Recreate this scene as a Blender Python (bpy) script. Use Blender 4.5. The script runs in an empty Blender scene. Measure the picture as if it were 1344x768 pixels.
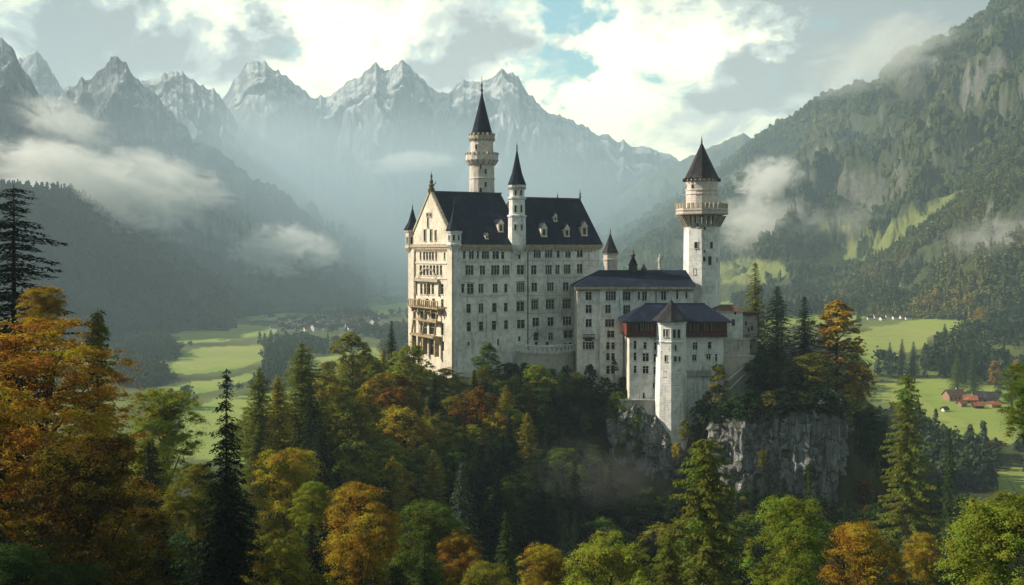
import bpy, bmesh, math, random
import numpy as np
from mathutils import Vector

# ------------------------------------------------------------------ camera, world, sun, exposure
scene = bpy.context.scene
col = scene.collection
F = 1441.0                      # focal length in photo pixels (photo 1344 x 768)
CX, HY = 672.0, 330.0           # principal column, horizon row
CZ = 130.0                      # camera height above the valley floor
SUN_EL = math.radians(33)
SUN_DIR = Vector((-0.99 * math.cos(SUN_EL), 0.13 * math.cos(SUN_EL), math.sin(SUN_EL))).normalized()

cam_data = bpy.data.cameras.new('camera')
cam = bpy.data.objects.new('camera', cam_data)
col.objects.link(cam)
cam.location = (0, 0, CZ)
cam.rotation_euler = (math.pi / 2, 0, 0)
cam_data.sensor_width = 36.0
cam_data.lens = 36.0 * F / 1344.0
cam_data.shift_y = (HY - 384.0) / 1344.0
cam_data.clip_start = 1.0
cam_data.clip_end = 40000.0
scene.camera = cam

scene.view_settings.view_transform = 'Standard'
scene.view_settings.look = 'None'
scene.view_settings.exposure = 0.68
scene.view_settings.gamma = 1.0
scene.view_settings.use_curve_mapping = False
cy = scene.cycles
cy.use_denoising = True
cy.max_bounces = 5
cy.diffuse_bounces = 2
cy.glossy_bounces = 2
cy.transmission_bounces = 2
cy.volume_bounces = 3
cy.transparent_max_bounces = 6
cy.use_adaptive_sampling = True
cy.adaptive_threshold = 0.02
cy.sample_clamp_indirect = 4.0
cy.caustics_reflective = False
cy.caustics_refractive = False

sun_data = bpy.data.lights.new('sun', 'SUN')
sun = bpy.data.objects.new('sun', sun_data)
col.objects.link(sun)
sun_data.energy = 5.0
sun_data.angle = math.radians(0.5)
sun_data.color = (1.0, 0.87, 0.68)
sun.rotation_euler = SUN_DIR.to_track_quat('Z', 'Y').to_euler()
sun.location = (-200, 0, 400)


class NT:
    """small helper for building node trees"""
    def __init__(self, tree):
        self.t = tree; self.n = tree.nodes; self.l = tree.links
    def node(self, kind, **kw):
        nd = self.n.new(kind)
        for k, v in kw.items():
            setattr(nd, k, v)
        return nd
    def put(self, sock, v):
        if hasattr(v, 'is_output'):
            self.l.new(v, sock)
        elif v is not None:
            sock.default_value = v
    def m(self, op, a, b=None, c=None, clamp=False):
        nd = self.node('ShaderNodeMath', operation=op, use_clamp=clamp)
        self.put(nd.inputs[0], a)
        if b is not None: self.put(nd.inputs[1], b)
        if c is not None: self.put(nd.inputs[2], c)
        return nd.outputs[0]
    def vm(self, op, a, b=None, scale=None):
        nd = self.node('ShaderNodeVectorMath', operation=op)
        self.put(nd.inputs[0], a)
        if b is not None: self.put(nd.inputs[1], b)
        if scale is not None: self.put(nd.inputs['Scale'], scale)
        return nd.outputs['Value'] if op in ('LENGTH', 'DOT_PRODUCT', 'DISTANCE') else nd.outputs[0]
    def noise(self, vec, scale, detail=4, rough=0.55, dist=0.0, color=False):
        nd = self.node('ShaderNodeTexNoise')
        self.put(nd.inputs['Vector'], vec)
        nd.inputs['Scale'].default_value = scale
        nd.inputs['Detail'].default_value = detail
        nd.inputs['Roughness'].default_value = rough
        nd.inputs['Distortion'].default_value = dist
        return nd.outputs['Color'] if color else nd.outputs['Fac']
    def ramp(self, fac, stops, interp='LINEAR'):
        nd = self.node('ShaderNodeValToRGB')
        cr = nd.color_ramp; cr.interpolation = interp
        while len(cr.elements) < len(stops): cr.elements.new(0.5)
        for e, (p, c) in zip(cr.elements, stops):
            e.position = p
            e.color = (c[0], c[1], c[2], 1.0) if not isinstance(c, (int, float)) else (c, c, c, 1.0)
        self.put(nd.inputs[0], fac)
        return nd.outputs[0]
    def mix(self, fac, a, b, mode='MIX'):
        nd = self.node('ShaderNodeMix', data_type='RGBA', blend_type=mode)
        self.put(nd.inputs['Factor'], fac)
        for s, v in ((nd.inputs[6], a), (nd.inputs[7], b)):
            if isinstance(v, (tuple, list)): v = (v[0], v[1], v[2], 1.0)
            self.put(s, v)
        return nd.outputs[2]
    def sstep(self, v, lo, hi):
        nd = self.node('ShaderNodeMapRange', interpolation_type='SMOOTHSTEP')
        self.put(nd.inputs['Value'], v)
        nd.inputs['From Min'].default_value = lo
        nd.inputs['From Max'].default_value = hi
        return nd.outputs['Result']
    def mapping(self, vec, scale=(1, 1, 1), loc=(0, 0, 0)):
        nd = self.node('ShaderNodeMapping')
        self.put(nd.inputs['Vector'], vec)
        nd.inputs['Scale'].default_value = scale
        nd.inputs['Location'].default_value = loc
        return nd.outputs[0]


def build_world():
    world = bpy.data.worlds.new('World')
    scene.world = world
    world.use_nodes = True
    nt = NT(world.node_tree)
    nt.n.clear()
    out = nt.node('ShaderNodeOutputWorld')
    sky = nt.node('ShaderNodeTexSky', sky_type='NISHITA')
    sky.sun_disc = False
    sky.sun_elevation = SUN_EL
    sky.sun_rotation = math.atan2(SUN_DIR.x, SUN_DIR.y)
    sky.air_density = 1.0; sky.dust_density = 2.0; sky.altitude = 800
    bg1 = nt.node('ShaderNodeBackground')
    nt.l.new(nt.mix(1.0, sky.outputs[0], (0.78, 1.1, 0.88), 'MULTIPLY'), bg1.inputs[0]); bg1.inputs[1].default_value = 0.12
    # clouds are laid out on the dome by azimuth and elevation
    tc = nt.node('ShaderNodeTexCoord').outputs['Generated']
    sep = nt.node('ShaderNodeSeparateXYZ'); nt.l.new(tc, sep.inputs[0])
    az = nt.m('MULTIPLY', nt.m('ARCTAN2', sep.outputs[0], sep.outputs[1]), 57.2958)
    el = nt.m('MULTIPLY', nt.m('ARCSINE', sep.outputs[2]), 57.2958)
    comb = nt.node('ShaderNodeCombineXYZ'); nt.l.new(az, comb.inputs[0]); nt.l.new(el, comb.inputs[1])
    base = nt.mapping(comb.outputs[0], (1, 1.35, 1))
    warp = nt.noise(base, 0.30, 9, 0.60, color=True)
    warp = nt.vm('SUBTRACT', warp, (0.5, 0.5, 0.5))
    fine = nt.noise(base, 0.30, 10, 0.60, 0.5)
    shade = nt.noise(nt.mapping(base, loc=(13.0, 4.0, 7)), 0.24, 10, 0.60, 0.8)
    wsep = nt.node('ShaderNodeSeparateXYZ')
    nt.l.new(warp, wsep.inputs[0])
    azw = nt.m('ADD', az, nt.m('MULTIPLY', wsep.outputs[0], 11.0))
    elw = nt.m('ADD', el, nt.m('MULTIPLY', wsep.outputs[1], 6.5))
    def blob(px, py, rx, ry, w):
        a = math.degrees(math.atan((px - CX) / F)); e = math.degrees(math.atan((HY - py) / F))
        dx = nt.m('DIVIDE', nt.m('SUBTRACT', azw, a), rx / 25.0)
        dy = nt.m('DIVIDE', nt.m('SUBTRACT', elw, e), ry / 25.0)
        q = nt.m('ADD', nt.m('MULTIPLY', dx, dx), nt.m('MULTIPLY', dy, dy))
        return nt.m('MULTIPLY', nt.m('POWER', 2.71828, nt.m('MULTIPLY', q, -1.0)), w)
    def total(lst):
        s = None
        for b in lst:
            v = blob(*b)
            s = v if s is None else nt.m('ADD', s, v)
        return s
    holes = total([(752, 78, 46, 24, 0.62), (742, 10, 52, 20, 0.55), (700, 112, 34, 16, 0.3), (425, 14, 26, 12, 0.3)])
    cover = nt.m('ADD', nt.m('ADD', nt.m('MULTIPLY', nt.m('SUBTRACT', fine, 0.5), 1.5), 0.52), nt.m('MULTIPLY', holes, -1.0))
    grey = total([(85, 65, 110, 52, 0.75), (210, 70, 60, 40, 0.35), (335, 58, 40, 24, 0.85), (640, 62, 75, 34, 0.8),
                  (560, 95, 60, 30, 0.55), (1180, 45, 150, 75, 1.05), (1010, 112, 95, 30, 0.7), (1080, 20, 60, 60, 0.5), (860, 10, 30, 30, 0.35),
                  (895, 125, 40, 20, 0.4)])
    lite = total([(250, 15, 120, 30, 0.5), (470, 70, 70, 55, 0.5), (955, 55, 60, 36, 0.8), (800, 130, 80, 36, 0.55), (20, 25, 40, 26, 0.4),
                  (830, 60, 50, 40, 0.45)])
    bright = nt.m('ADD', nt.m('ADD', nt.m('MULTIPLY', nt.m('SUBTRACT', shade, 0.5), 2.3), 0.62), nt.m('SUBTRACT', lite, grey))
    ccol = nt.ramp(bright, [(0.0, (0.44, 0.44, 0.39)), (0.34, (0.74, 0.74, 0.62)), (0.62, (1.25, 1.18, 0.80)), (0.95, (1.95, 1.80, 1.02))], 'EASE')
    # out of view the clouds are dimmed and cooled to cut the ambient fill
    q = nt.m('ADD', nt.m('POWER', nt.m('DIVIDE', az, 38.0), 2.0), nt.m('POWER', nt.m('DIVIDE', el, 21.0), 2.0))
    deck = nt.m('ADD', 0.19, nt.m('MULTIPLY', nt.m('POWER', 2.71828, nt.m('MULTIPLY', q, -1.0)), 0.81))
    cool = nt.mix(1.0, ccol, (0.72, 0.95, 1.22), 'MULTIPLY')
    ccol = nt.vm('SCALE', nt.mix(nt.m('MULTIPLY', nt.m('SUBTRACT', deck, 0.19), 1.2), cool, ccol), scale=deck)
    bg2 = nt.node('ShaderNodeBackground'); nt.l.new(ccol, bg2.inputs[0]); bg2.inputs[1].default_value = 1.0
    mx = nt.node('ShaderNodeMixShader')
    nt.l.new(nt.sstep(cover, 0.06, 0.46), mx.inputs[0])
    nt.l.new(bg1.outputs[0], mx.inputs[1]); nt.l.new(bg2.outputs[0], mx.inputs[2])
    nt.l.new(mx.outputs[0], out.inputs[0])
    world.cycles.sampling_method = 'MANUAL'
    world.cycles.sample_map_resolution = 512
build_world()

# ------------------------------------------------------------------ helpers
def at(px, py, Y):
    return Vector(((px - CX) * Y / F, Y, CZ - (py - HY) * Y / F))
def X_of(px, Y): return (px - CX) * Y / F
def Z_of(py, Y): return CZ - (py - HY) * Y / F

def tag(o, label=None, cat=None, group=None, kind=None):
    if label: o['label'] = label
    if cat: o['category'] = cat
    if group: o['group'] = group
    if kind: o['kind'] = kind
    return o

IN_PLACE = set()              # things whose parts are measured straight in scene coordinates
def empty(name, loc=(0, 0, 0), label=None, cat=None, group=None, in_place=False):
    o = bpy.data.objects.new(name, None)
    o.empty_display_size = 0.5
    col.objects.link(o); o.location = loc
    if in_place: IN_PLACE.add(o.name)
    return tag(o, label, cat, group)

def np_mesh(name, verts, faces, mats, smooth=False, midx=None, attrs=None):
    """mesh from numpy arrays: faces is one (n,k) array or a list of them"""
    me = bpy.data.meshes.new(name)
    verts = np.asarray(verts, dtype=np.float32)
    if not isinstance(faces, list): faces = [faces]
    faces = [np.asarray(f, dtype=np.int32) for f in faces if len(f)]
    loops = np.concatenate([f.ravel() for f in faces])
    tot = np.concatenate([np.full(len(f), f.shape[1], dtype=np.int32) for f in faces])
    start = np.concatenate([[0], np.cumsum(tot)[:-1]]).astype(np.int32)
    me.vertices.add(len(verts)); me.vertices.foreach_set('co', verts.ravel())
    me.loops.add(len(loops)); me.loops.foreach_set('vertex_index', loops)
    me.polygons.add(len(tot)); me.polygons.foreach_set('loop_start', start); me.polygons.foreach_set('loop_total', tot)
    if midx is not None: me.polygons.foreach_set('material_index', np.asarray(midx, dtype=np.int32))
    if smooth: me.polygons.foreach_set('use_smooth', np.ones(len(tot), dtype=bool))
    for m in (mats if isinstance(mats, (list, tuple)) else [mats]): me.materials.append(m)
    for an, av in (attrs or {}).items():
        a = me.attributes.new(an, 'FLOAT', 'POINT'); a.data.foreach_set('value', np.asarray(av, dtype=np.float32))
    me.update(calc_edges=True)
    return me

def link(name, me, parent=None, loc=None):
    o = bpy.data.objects.new(name, me); col.objects.link(o)
    if parent is not None:
        o.parent = parent
        if parent.name in IN_PLACE: o.matrix_parent_inverse.translation = -Vector(parent.location)
    if loc is not None: o.location = loc
    return o


class MB:
    """collects faces, then becomes one mesh object"""
    def __init__(self): self.v = []; self.f = []; self.mi = []
    def poly(self, pts, mi=0):
        i = len(self.v); self.v += [tuple(p) for p in pts]
        self.f.append(tuple(range(i, i + len(pts)))); self.mi.append(mi)
    def hexa(self, b, t, mi=0):
        """b, t: four bottom and four top points, counter clockwise from above"""
        self.poly(b[::-1], mi); self.poly(t, mi)
        for k in range(4):
            j = (k + 1) % 4
            self.poly([b[k], b[j], t[j], t[k]], mi)
    def box(self, x0, x1, y0, y1, z0, z1, mi=0):
        q = [(x0, y0), (x1, y0), (x1, y1), (x0, y1)]
        self.hexa([(x, y, z0) for x, y in q], [(x, y, z1) for x, y in q], mi)
    def fbox(self, fr, s0, s1, d0, d1, z0, z1, mi=0):
        """box in a facade's frame: along s, outward d, up z"""
        q = [fr.P(s0, z0, d1), fr.P(s1, z0, d1), fr.P(s1, z0, d0), fr.P(s0, z0, d0)]
        self.hexa(q, [(p[0], p[1], z1) for p in q], mi)
    def lathe(self, c, prof, n=8, rot=0.0, mi=0, cap=True):
        """prof: list of (radius, z) from bottom to top"""
        rings = []
        for r, z in prof:
            rings.append([(c[0] + r * math.cos(rot + 2 * math.pi * k / n), c[1] + r * math.sin(rot + 2 * math.pi * k / n), z) for k in range(n)])
        for a, b in zip(rings, rings[1:]):
            for k in range(n):
                j = (k + 1) % n
                self.poly([a[k], a[j], b[j], b[k]], mi)
        if cap:
            self.poly(rings[0][::-1], mi); self.poly(rings[-1], mi)
    def tube(self, p, q, r0, r1, n=6, mi=0):
        p = Vector(p); q = Vector(q); d = (q - p).normalized()
        a = d.orthogonal().normalized(); b = d.cross(a)
        A = [p + (a * math.cos(2 * math.pi * k / n) + b * math.sin(2 * math.pi * k / n)) * r0 for k in range(n)]
        B = [q + (a * math.cos(2 * math.pi * k / n) + b * math.sin(2 * math.pi * k / n)) * r1 for k in range(n)]
        for k in range(n):
            j = (k + 1) % n
            self.poly([A[k], A[j], B[j], B[k]], mi)
        self.poly(A[::-1], mi); self.poly(B, mi)
    def build(self, name, mats, parent=None, smooth=False):
        me = bpy.data.meshes.new(name)
        me.from_pydata(self.v, [], self.f)
        for m in (mats if isinstance(mats, (list, tuple)) else [mats]): me.materials.append(m)
        me.polygons.foreach_set('material_index', np.array(self.mi, dtype=np.int32))
        if smooth: me.polygons.foreach_set('use_smooth', np.ones(len(self.f), dtype=bool))
        me.update()
        return link(name, me, parent)


class Face:
    """a vertical facade plane: origin (x, y), unit direction left to right seen from outside"""
    def __init__(self, o, d):
        self.o = o; l = math.hypot(*d); self.d = (d[0] / l, d[1] / l); self.n = (self.d[1], -self.d[0])
    def P(self, s, z, out=0.0):
        return (self.o[0] + self.d[0] * s + self.n[0] * out, self.o[1] + self.d[1] * s + self.n[1] * out, z)
    def hit(self, px, py):
        """facade coordinates (s, z) of what is measured at a photo position"""
        t = (px - CX) / F
        # o + d s = (t Y, Y)
        s = (t * self.o[1] - self.o[0]) / (self.d[0] - t * self.d[1])
        Y = self.o[1] + self.d[1] * s
        return s, Z_of(py, Y)

# ------------------------------------------------------------------ numpy noise
def _hash(ix, iy, seed):
    h = (ix.astype(np.int64) * 374761393 + iy.astype(np.int64) * 668265263 + seed * 1442695041) & 0xffffffff
    h = ((h ^ (h >> 13)) * 1274126177) & 0xffffffff
    return (h ^ (h >> 16)) & 0xffffffff
def perlin(x, y, seed=0):
    x = np.asarray(x, dtype=np.float64); y = np.asarray(y, dtype=np.float64)
    ix = np.floor(x); iy = np.floor(y); fx = x - ix; fy = y - iy
    ux = fx * fx * fx * (fx * (fx * 6 - 15) + 10); uy = fy * fy * fy * (fy * (fy * 6 - 15) + 10)
    def g(a, b, dx, dy):
        h = _hash(a, b, seed) / 4294967296.0 * 2 * math.pi
        return np.cos(h) * dx + np.sin(h) * dy
    n00 = g(ix, iy, fx, fy); n10 = g(ix + 1, iy, fx - 1, fy)
    n01 = g(ix, iy + 1, fx, fy - 1); n11 = g(ix + 1, iy + 1, fx - 1, fy - 1)
    return ((n00 * (1 - ux) + n10 * ux) * (1 - uy) + (n01 * (1 - ux) + n11 * ux) * uy) * 1.5
def fbm(x, y, seed=0, o=5, gain=0.5):
    s = 0; a = 1.0; f = 1.0
    for k in range(o):
        s = s + a * perlin(x * f, y * f, seed + k * 17); a *= gain; f *= 2.03
    return s
def ridged(x, y, seed=0, o=5, gain=0.5):
    s = 0; a = 1.0; f = 1.0; w = 1.0
    for k in range(o):
        r = 1.0 - np.abs(perlin(x * f, y * f, seed + k * 31)); r = r * r * w
        s = s + a * r; w = np.clip(r * 1.6, 0, 1); a *= gain; f *= 2.07
    return s
def smooth01(v, a, b):
    t = np.clip((np.asarray(v, dtype=np.float64) - a) / (b - a), 0, 1)
    return t * t * (3 - 2 * t)
def in_poly(px, py, poly):
    px = np.asarray(px); py = np.asarray(py); ins = np.zeros(px.shape, dtype=bool); n = len(poly)
    for i in range(n):
        x1, y1 = poly[i]; x2, y2 = poly[(i + 1) % n]
        if y1 == y2: continue
        c = ((y1 > py) != (y2 > py)) & (px < (x2 - x1) * (py - y1) / (y2 - y1) + x1)
        ins ^= c
    return ins
def grid_faces(nu, nv):
    i = np.arange(nu * nv).reshape(nv, nu)
    return np.stack([i[:-1, :-1].ravel(), i[:-1, 1:].ravel(), i[1:, 1:].ravel(), i[1:, :-1].ravel()], 1)
# ------------------------------------------------------------------ materials
def new_mat(name):
    m = bpy.data.materials.new(name); m.use_nodes = True
    nt = NT(m.node_tree); nt.n.clear()
    out = nt.node('ShaderNodeOutputMaterial')
    return m, nt, out
def principled(nt, out, color, rough=0.8, spec=0.3, bump=None, bump_s=0.3, bump_d=0.1, metal=0.0):
    p = nt.node('ShaderNodeBsdfPrincipled')
    if isinstance(color, tuple): color = (color[0], color[1], color[2], 1)
    nt.put(p.inputs['Base Color'], color); nt.put(p.inputs['Roughness'], rough)
    p.inputs['Specular IOR Level'].default_value = spec; p.inputs['Metallic'].default_value = metal
    if bump is not None:
        b = nt.node('ShaderNodeBump'); b.inputs['Strength'].default_value = bump_s; b.inputs['Distance'].default_value = bump_d
        nt.l.new(bump, b.inputs['Height']); nt.l.new(b.outputs[0], p.inputs['Normal'])
    nt.l.new(p.outputs[0], out.inputs[0])
    return p
def world_pos(nt): return nt.node('ShaderNodeNewGeometry').outputs['Position']

def mat_wall(name, base, dark, amount=0.5, course=0.62):
    m, nt, out = new_mat(name)
    pos = world_pos(nt)
    big = nt.noise(pos, 0.16, 6, 0.62)
    streak = nt.noise(nt.mapping(pos, (0.9, 0.9, 0.09)), 1.0, 6, 0.65)
    spots = nt.noise(pos, 0.9, 7, 0.7)
    drip = nt.noise(nt.mapping(pos, (2.6, 2.6, 0.12)), 1.0, 5, 0.6)
    tone = nt.mix(nt.sstep(big, 0.40, 0.68), base, tuple(c * 0.78 for c in base))
    c1 = nt.mix(nt.m('MULTIPLY', nt.sstep(streak, 0.56, 0.72), amount * 0.8), tone, dark)
    c1 = nt.mix(nt.m('MULTIPLY', nt.m('MULTIPLY', nt.sstep(drip, 0.56, 0.66), nt.sstep(big, 0.42, 0.6)), amount * 0.8), c1, tuple(c * 0.6 for c in dark))
    c2 = nt.mix(nt.m('MULTIPLY', nt.sstep(spots, 0.62, 0.69), amount), c1, tuple(c * 0.6 for c in dark))
    # ashlar courses: fine joints running round the walls
    sep = nt.node('ShaderNodeSeparateXYZ'); nt.l.new(pos, sep.inputs[0])
    fz = nt.m('FRACT', nt.m('DIVIDE', sep.outputs[2], course))
    joint = nt.m('LESS_THAN', fz, 0.09)
    blk = nt.noise(nt.mapping(pos, (0.8, 0.8, 1.0 / course * 0.5)), 1.0, 1, 0.5)
    c3 = nt.mix(nt.m('MULTIPLY', joint, 0.36), c2, tuple(c * 0.7 for c in dark))
    c4 = nt.mix(nt.m('MULTIPLY', nt.sstep(blk, 0.45, 0.65), 0.24), c3, dark)
    bump = nt.m('SUBTRACT', nt.m('MULTIPLY', spots, 0.6), nt.m('MULTIPLY', joint, 0.5))
    principled(nt, out, c4, 0.9, 0.15, bump, 0.35, 0.12)
    return m
def mat_roof(name, base, lite):
    m, nt, out = new_mat(name)
    pos = world_pos(nt)
    sep = nt.node('ShaderNodeSeparateXYZ'); nt.l.new(pos, sep.inputs[0])
    fz = nt.m('FRACT', nt.m('DIVIDE', sep.outputs[2], 0.34))
    tone = nt.noise(nt.mapping(pos, (1, 1, 2.2)), 1.2, 4, 0.6)
    big = nt.noise(nt.mapping(pos, (0.5, 0.5, 0.12)), 0.6, 5, 0.6)
    c = nt.mix(nt.sstep(tone, 0.42, 0.68), base, lite)
    c = nt.mix(nt.m('MULTIPLY', nt.sstep(big, 0.5, 0.72), 0.8), c, tuple(v * 1.7 + 0.004 for v in lite))
    principled(nt, out, c, 0.75, 0.12, nt.m('ADD', fz, nt.m('MULTIPLY', tone, 0.8)), 0.45, 0.12)
    return m
def mat_plain(name, color, rough=0.7, spec=0.3, var=0.35, scale=2.0, metal=0.0):
    m, nt, out = new_mat(name)
    n = nt.noise(world_pos(nt), scale, 5, 0.6)
    c = nt.mix(nt.sstep(n, 0.35, 0.7), color, tuple(v * (1 - var) for v in color))
    principled(nt, out, c, rough, spec, n, 0.2, 0.06, metal)
    return m
def mat_rock(name, a, b, c, scale=0.12):
    m, nt, out = new_mat(name)
    pos = world_pos(nt)
    jit = nt.vm('ADD', pos, nt.vm('SCALE', nt.noise(pos, 0.7, 3, 0.6, color=True), scale=0.9))
    st = nt.noise(nt.mapping(pos, (1, 1, 0.16)), scale * 4.5, 8, 0.70, 0.4)
    bg = nt.noise(pos, scale, 5, 0.6)
    fi = nt.noise(nt.mapping(pos, (1, 1, 0.5)), scale * 12, 6, 0.7)
    def cracks(sx, sz):
        v = nt.node('ShaderNodeTexVoronoi', feature='DISTANCE_TO_EDGE'); nt.l.new(nt.mapping(jit, (sx, sx, sz)), v.inputs['Vector']); v.inputs['Scale'].default_value = 1.0
        return nt.m('SUBTRACT', 1.0, nt.sstep(v.outputs['Distance'], 0.0, 0.07))
    k1 = cracks(0.42, 0.12); k2 = cracks(1.3, 0.8)
    ck = nt.m('MAXIMUM', k1, nt.m('MULTIPLY', k2, 0.6))
    cc = nt.mix(nt.sstep(st, 0.40, 0.62), a, b)
    cc = nt.mix(nt.sstep(bg, 0.52, 0.7), cc, c)
    cc = nt.mix(nt.m('MULTIPLY', nt.sstep(fi, 0.5, 0.66), 0.55), cc, tuple(v * 0.45 for v in a))
    cc = nt.mix(nt.m('MULTIPLY', ck, 0.65), cc, tuple(v * 0.3 for v in a))
    geo = nt.node('ShaderNodeNewGeometry'); sn = nt.node('ShaderNodeSeparateXYZ'); nt.l.new(geo.outputs['True Normal'], sn.inputs[0])
    moss = nt.m('MULTIPLY', nt.sstep(sn.outputs[2], 0.25, 0.6), nt.sstep(bg, 0.30, 0.45))  # dark green on upward faces: moss, spread further to darken the sunlit edges
    cc = nt.mix(nt.m('MULTIPLY', moss, 0.8), cc, (0.045, 0.06, 0.02))
    h = nt.m('SUBTRACT', nt.m('ADD', nt.m('MULTIPLY', st, 0.5), nt.m('MULTIPLY', fi, 0.6)), nt.m('MULTIPLY', ck, 0.7))
    principled(nt, out, cc, 0.95, 0.1, h, 0.7, 0.6)
    return m
def mat_leaf(name, spread=0.5, warm=0.35, scale=0.35, trans=0.34):
    """foliage: the tree's own colour (object colour), varied leaf by leaf and bough by bough"""
    m, nt, out = new_mat(name)
    oi = nt.node('ShaderNodeObjectInfo')
    geo = nt.node('ShaderNodeNewGeometry')
    tcn = nt.node('ShaderNodeTexCoord')
    isl = geo.outputs['Random Per Island']
    nz = nt.noise(nt.vm('ADD', tcn.outputs['Object'], nt.vm('SCALE', (17.0, 5.0, 3.0), scale=oi.outputs['Random'])), scale, 3, 0.6)
    hs = nt.node('ShaderNodeHueSaturation')
    nt.l.new(oi.outputs['Color'], hs.inputs['Color'])
    nt.l.new(nt.m('ADD', 0.5, nt.m('ADD', nt.m('MULTIPLY', nt.m('SUBTRACT', isl, 0.5), 0.05), nt.m('MULTIPLY', nt.m('SUBTRACT', nz, 0.45), 0.24 * warm / 0.35))), hs.inputs['Hue'])
    nt.l.new(nt.m('ADD', 1.0 - spread * 0.5, nt.m('ADD', nt.m('MULTIPLY', isl, spread), nt.m('MULTIPLY', nt.m('SUBTRACT', nz, 0.5), 1.1))), hs.inputs['Value'])
    hs.inputs['Saturation'].default_value = 1.0
    d = nt.node('ShaderNodeBsdfDiffuse'); t = nt.node('ShaderNodeBsdfTranslucent')
    nt.l.new(hs.outputs[0], d.inputs[0])
    nt.l.new(nt.mix(1.0, hs.outputs[0], (1.25, 1.25, 0.7), 'MULTIPLY'), t.inputs[0])
    mx = nt.node('ShaderNodeMixShader'); mx.inputs[0].default_value = trans
    nt.l.new(d.outputs[0], mx.inputs[1]); nt.l.new(t.outputs[0], mx.inputs[2])
    nt.l.new(mx.outputs[0], out.inputs[0])
    return m
def mat_far_trees(name, stops, scale=0.012):
    m, nt, out = new_mat(name)
    pos = world_pos(nt)
    geo = nt.node('ShaderNodeNewGeometry')
    n = nt.noise(pos, scale, 4, 0.62)
    v = nt.m('ADD', nt.m('MULTIPLY', nt.m('SUBTRACT', n, 0.5), 1.7), nt.m('ADD', 0.28, nt.m('MULTIPLY', geo.outputs['Random Per Island'], 0.42)))
    c = nt.ramp(v, stops)
    f = nt.noise(pos, 0.5, 3, 0.7)
    c = nt.mix(nt.sstep(f, 0.45, 0.7), c, nt.mix(1.0, c, (0.45, 0.5, 0.5), 'MULTIPLY'))
    principled(nt, out, c, 0.95, 0.05, f, 0.8, 1.2)
    return m

M = {}
M['wall'] = mat_wall('white_limestone', (0.84, 0.85, 0.86), (0.20, 0.195, 0.19), 0.85)
M['wall_warm'] = mat_wall('warm_limestone', (0.76, 0.69, 0.59), (0.30, 0.24, 0.17), 0.75)
M['wall_pink'] = mat_wall('pinkish_limestone', (0.70, 0.63, 0.59), (0.25, 0.21, 0.19), 0.7)
M['wall_dirty'] = mat_wall('weathered_limestone', (0.56, 0.53, 0.50), (0.16, 0.15, 0.14), 0.85)
M['trim'] = mat_plain('carved_stone_trim', (0.50, 0.43, 0.34), 0.85, 0.15, 0.5, 1.5)
M['gold_stone'] = mat_plain('ochre_carved_stone', (0.44, 0.34, 0.21), 0.85, 0.15, 0.55, 1.2)
M['sill'] = mat_plain('pale_window_stone', (0.66, 0.63, 0.58), 0.85, 0.15, 0.35, 1.5)
M['roof'] = mat_roof('navy_slate', (0.006, 0.0105, 0.029), (0.016, 0.022, 0.048))
M['roof_grey'] = mat_roof('grey_slate', (0.018, 0.017, 0.024), (0.05, 0.046, 0.05))
M['roof_brown'] = mat_roof('brown_tile', (0.09, 0.05, 0.04), (0.15, 0.09, 0.07))
M['roof_red'] = mat_roof('red_tile', (0.30, 0.085, 0.045), (0.36, 0.14, 0.08))
M['iron'] = mat_plain('dark_iron', (0.03, 0.03, 0.035), 0.5, 0.4, 0.3, 3.0)
M['bronze'] = mat_plain('mossy_bronze', (0.10, 0.085, 0.03), 0.6, 0.4, 0.5, 2.0)
M['red_wood'] = mat_plain('dark_red_timber', (0.19, 0.045, 0.028), 0.75, 0.25, 0.5, 1.2)
M['dark_wood'] = mat_plain('dark_timber', (0.05, 0.022, 0.014), 0.8, 0.2, 0.4, 1.2)
M['bark'] = mat_plain('bark', (0.055, 0.042, 0.032), 0.95, 0.1, 0.5, 3.0)
M['farm_wall'] = mat_plain('brown_farm_wall', (0.36, 0.22, 0.15), 0.9, 0.1, 0.4, 0.8)
M['cottage'] = mat_plain('cottage_plaster', (0.72, 0.68, 0.62), 0.9, 0.1, 0.25, 0.5)
M['cliff'] = mat_rock('grey_cliff_rock', (0.22, 0.225, 0.235), (0.42, 0.425, 0.44), (0.13, 0.135, 0.13), 0.16)
M['leaf'] = mat_leaf('broadleaf_foliage')
M['needle'] = mat_leaf('conifer_needles', 0.5, 0.18, 0.3, 0.25)
def mat_glass():
    m, nt, out = new_mat('dark_window_glass')
    n = nt.noise(world_pos(nt), 0.6, 2)
    principled(nt, out, nt.mix(n, (0.006, 0.007, 0.009), (0.028, 0.028, 0.03)), 0.25, 0.25)
    return m
M['glass'] = mat_glass()

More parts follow.
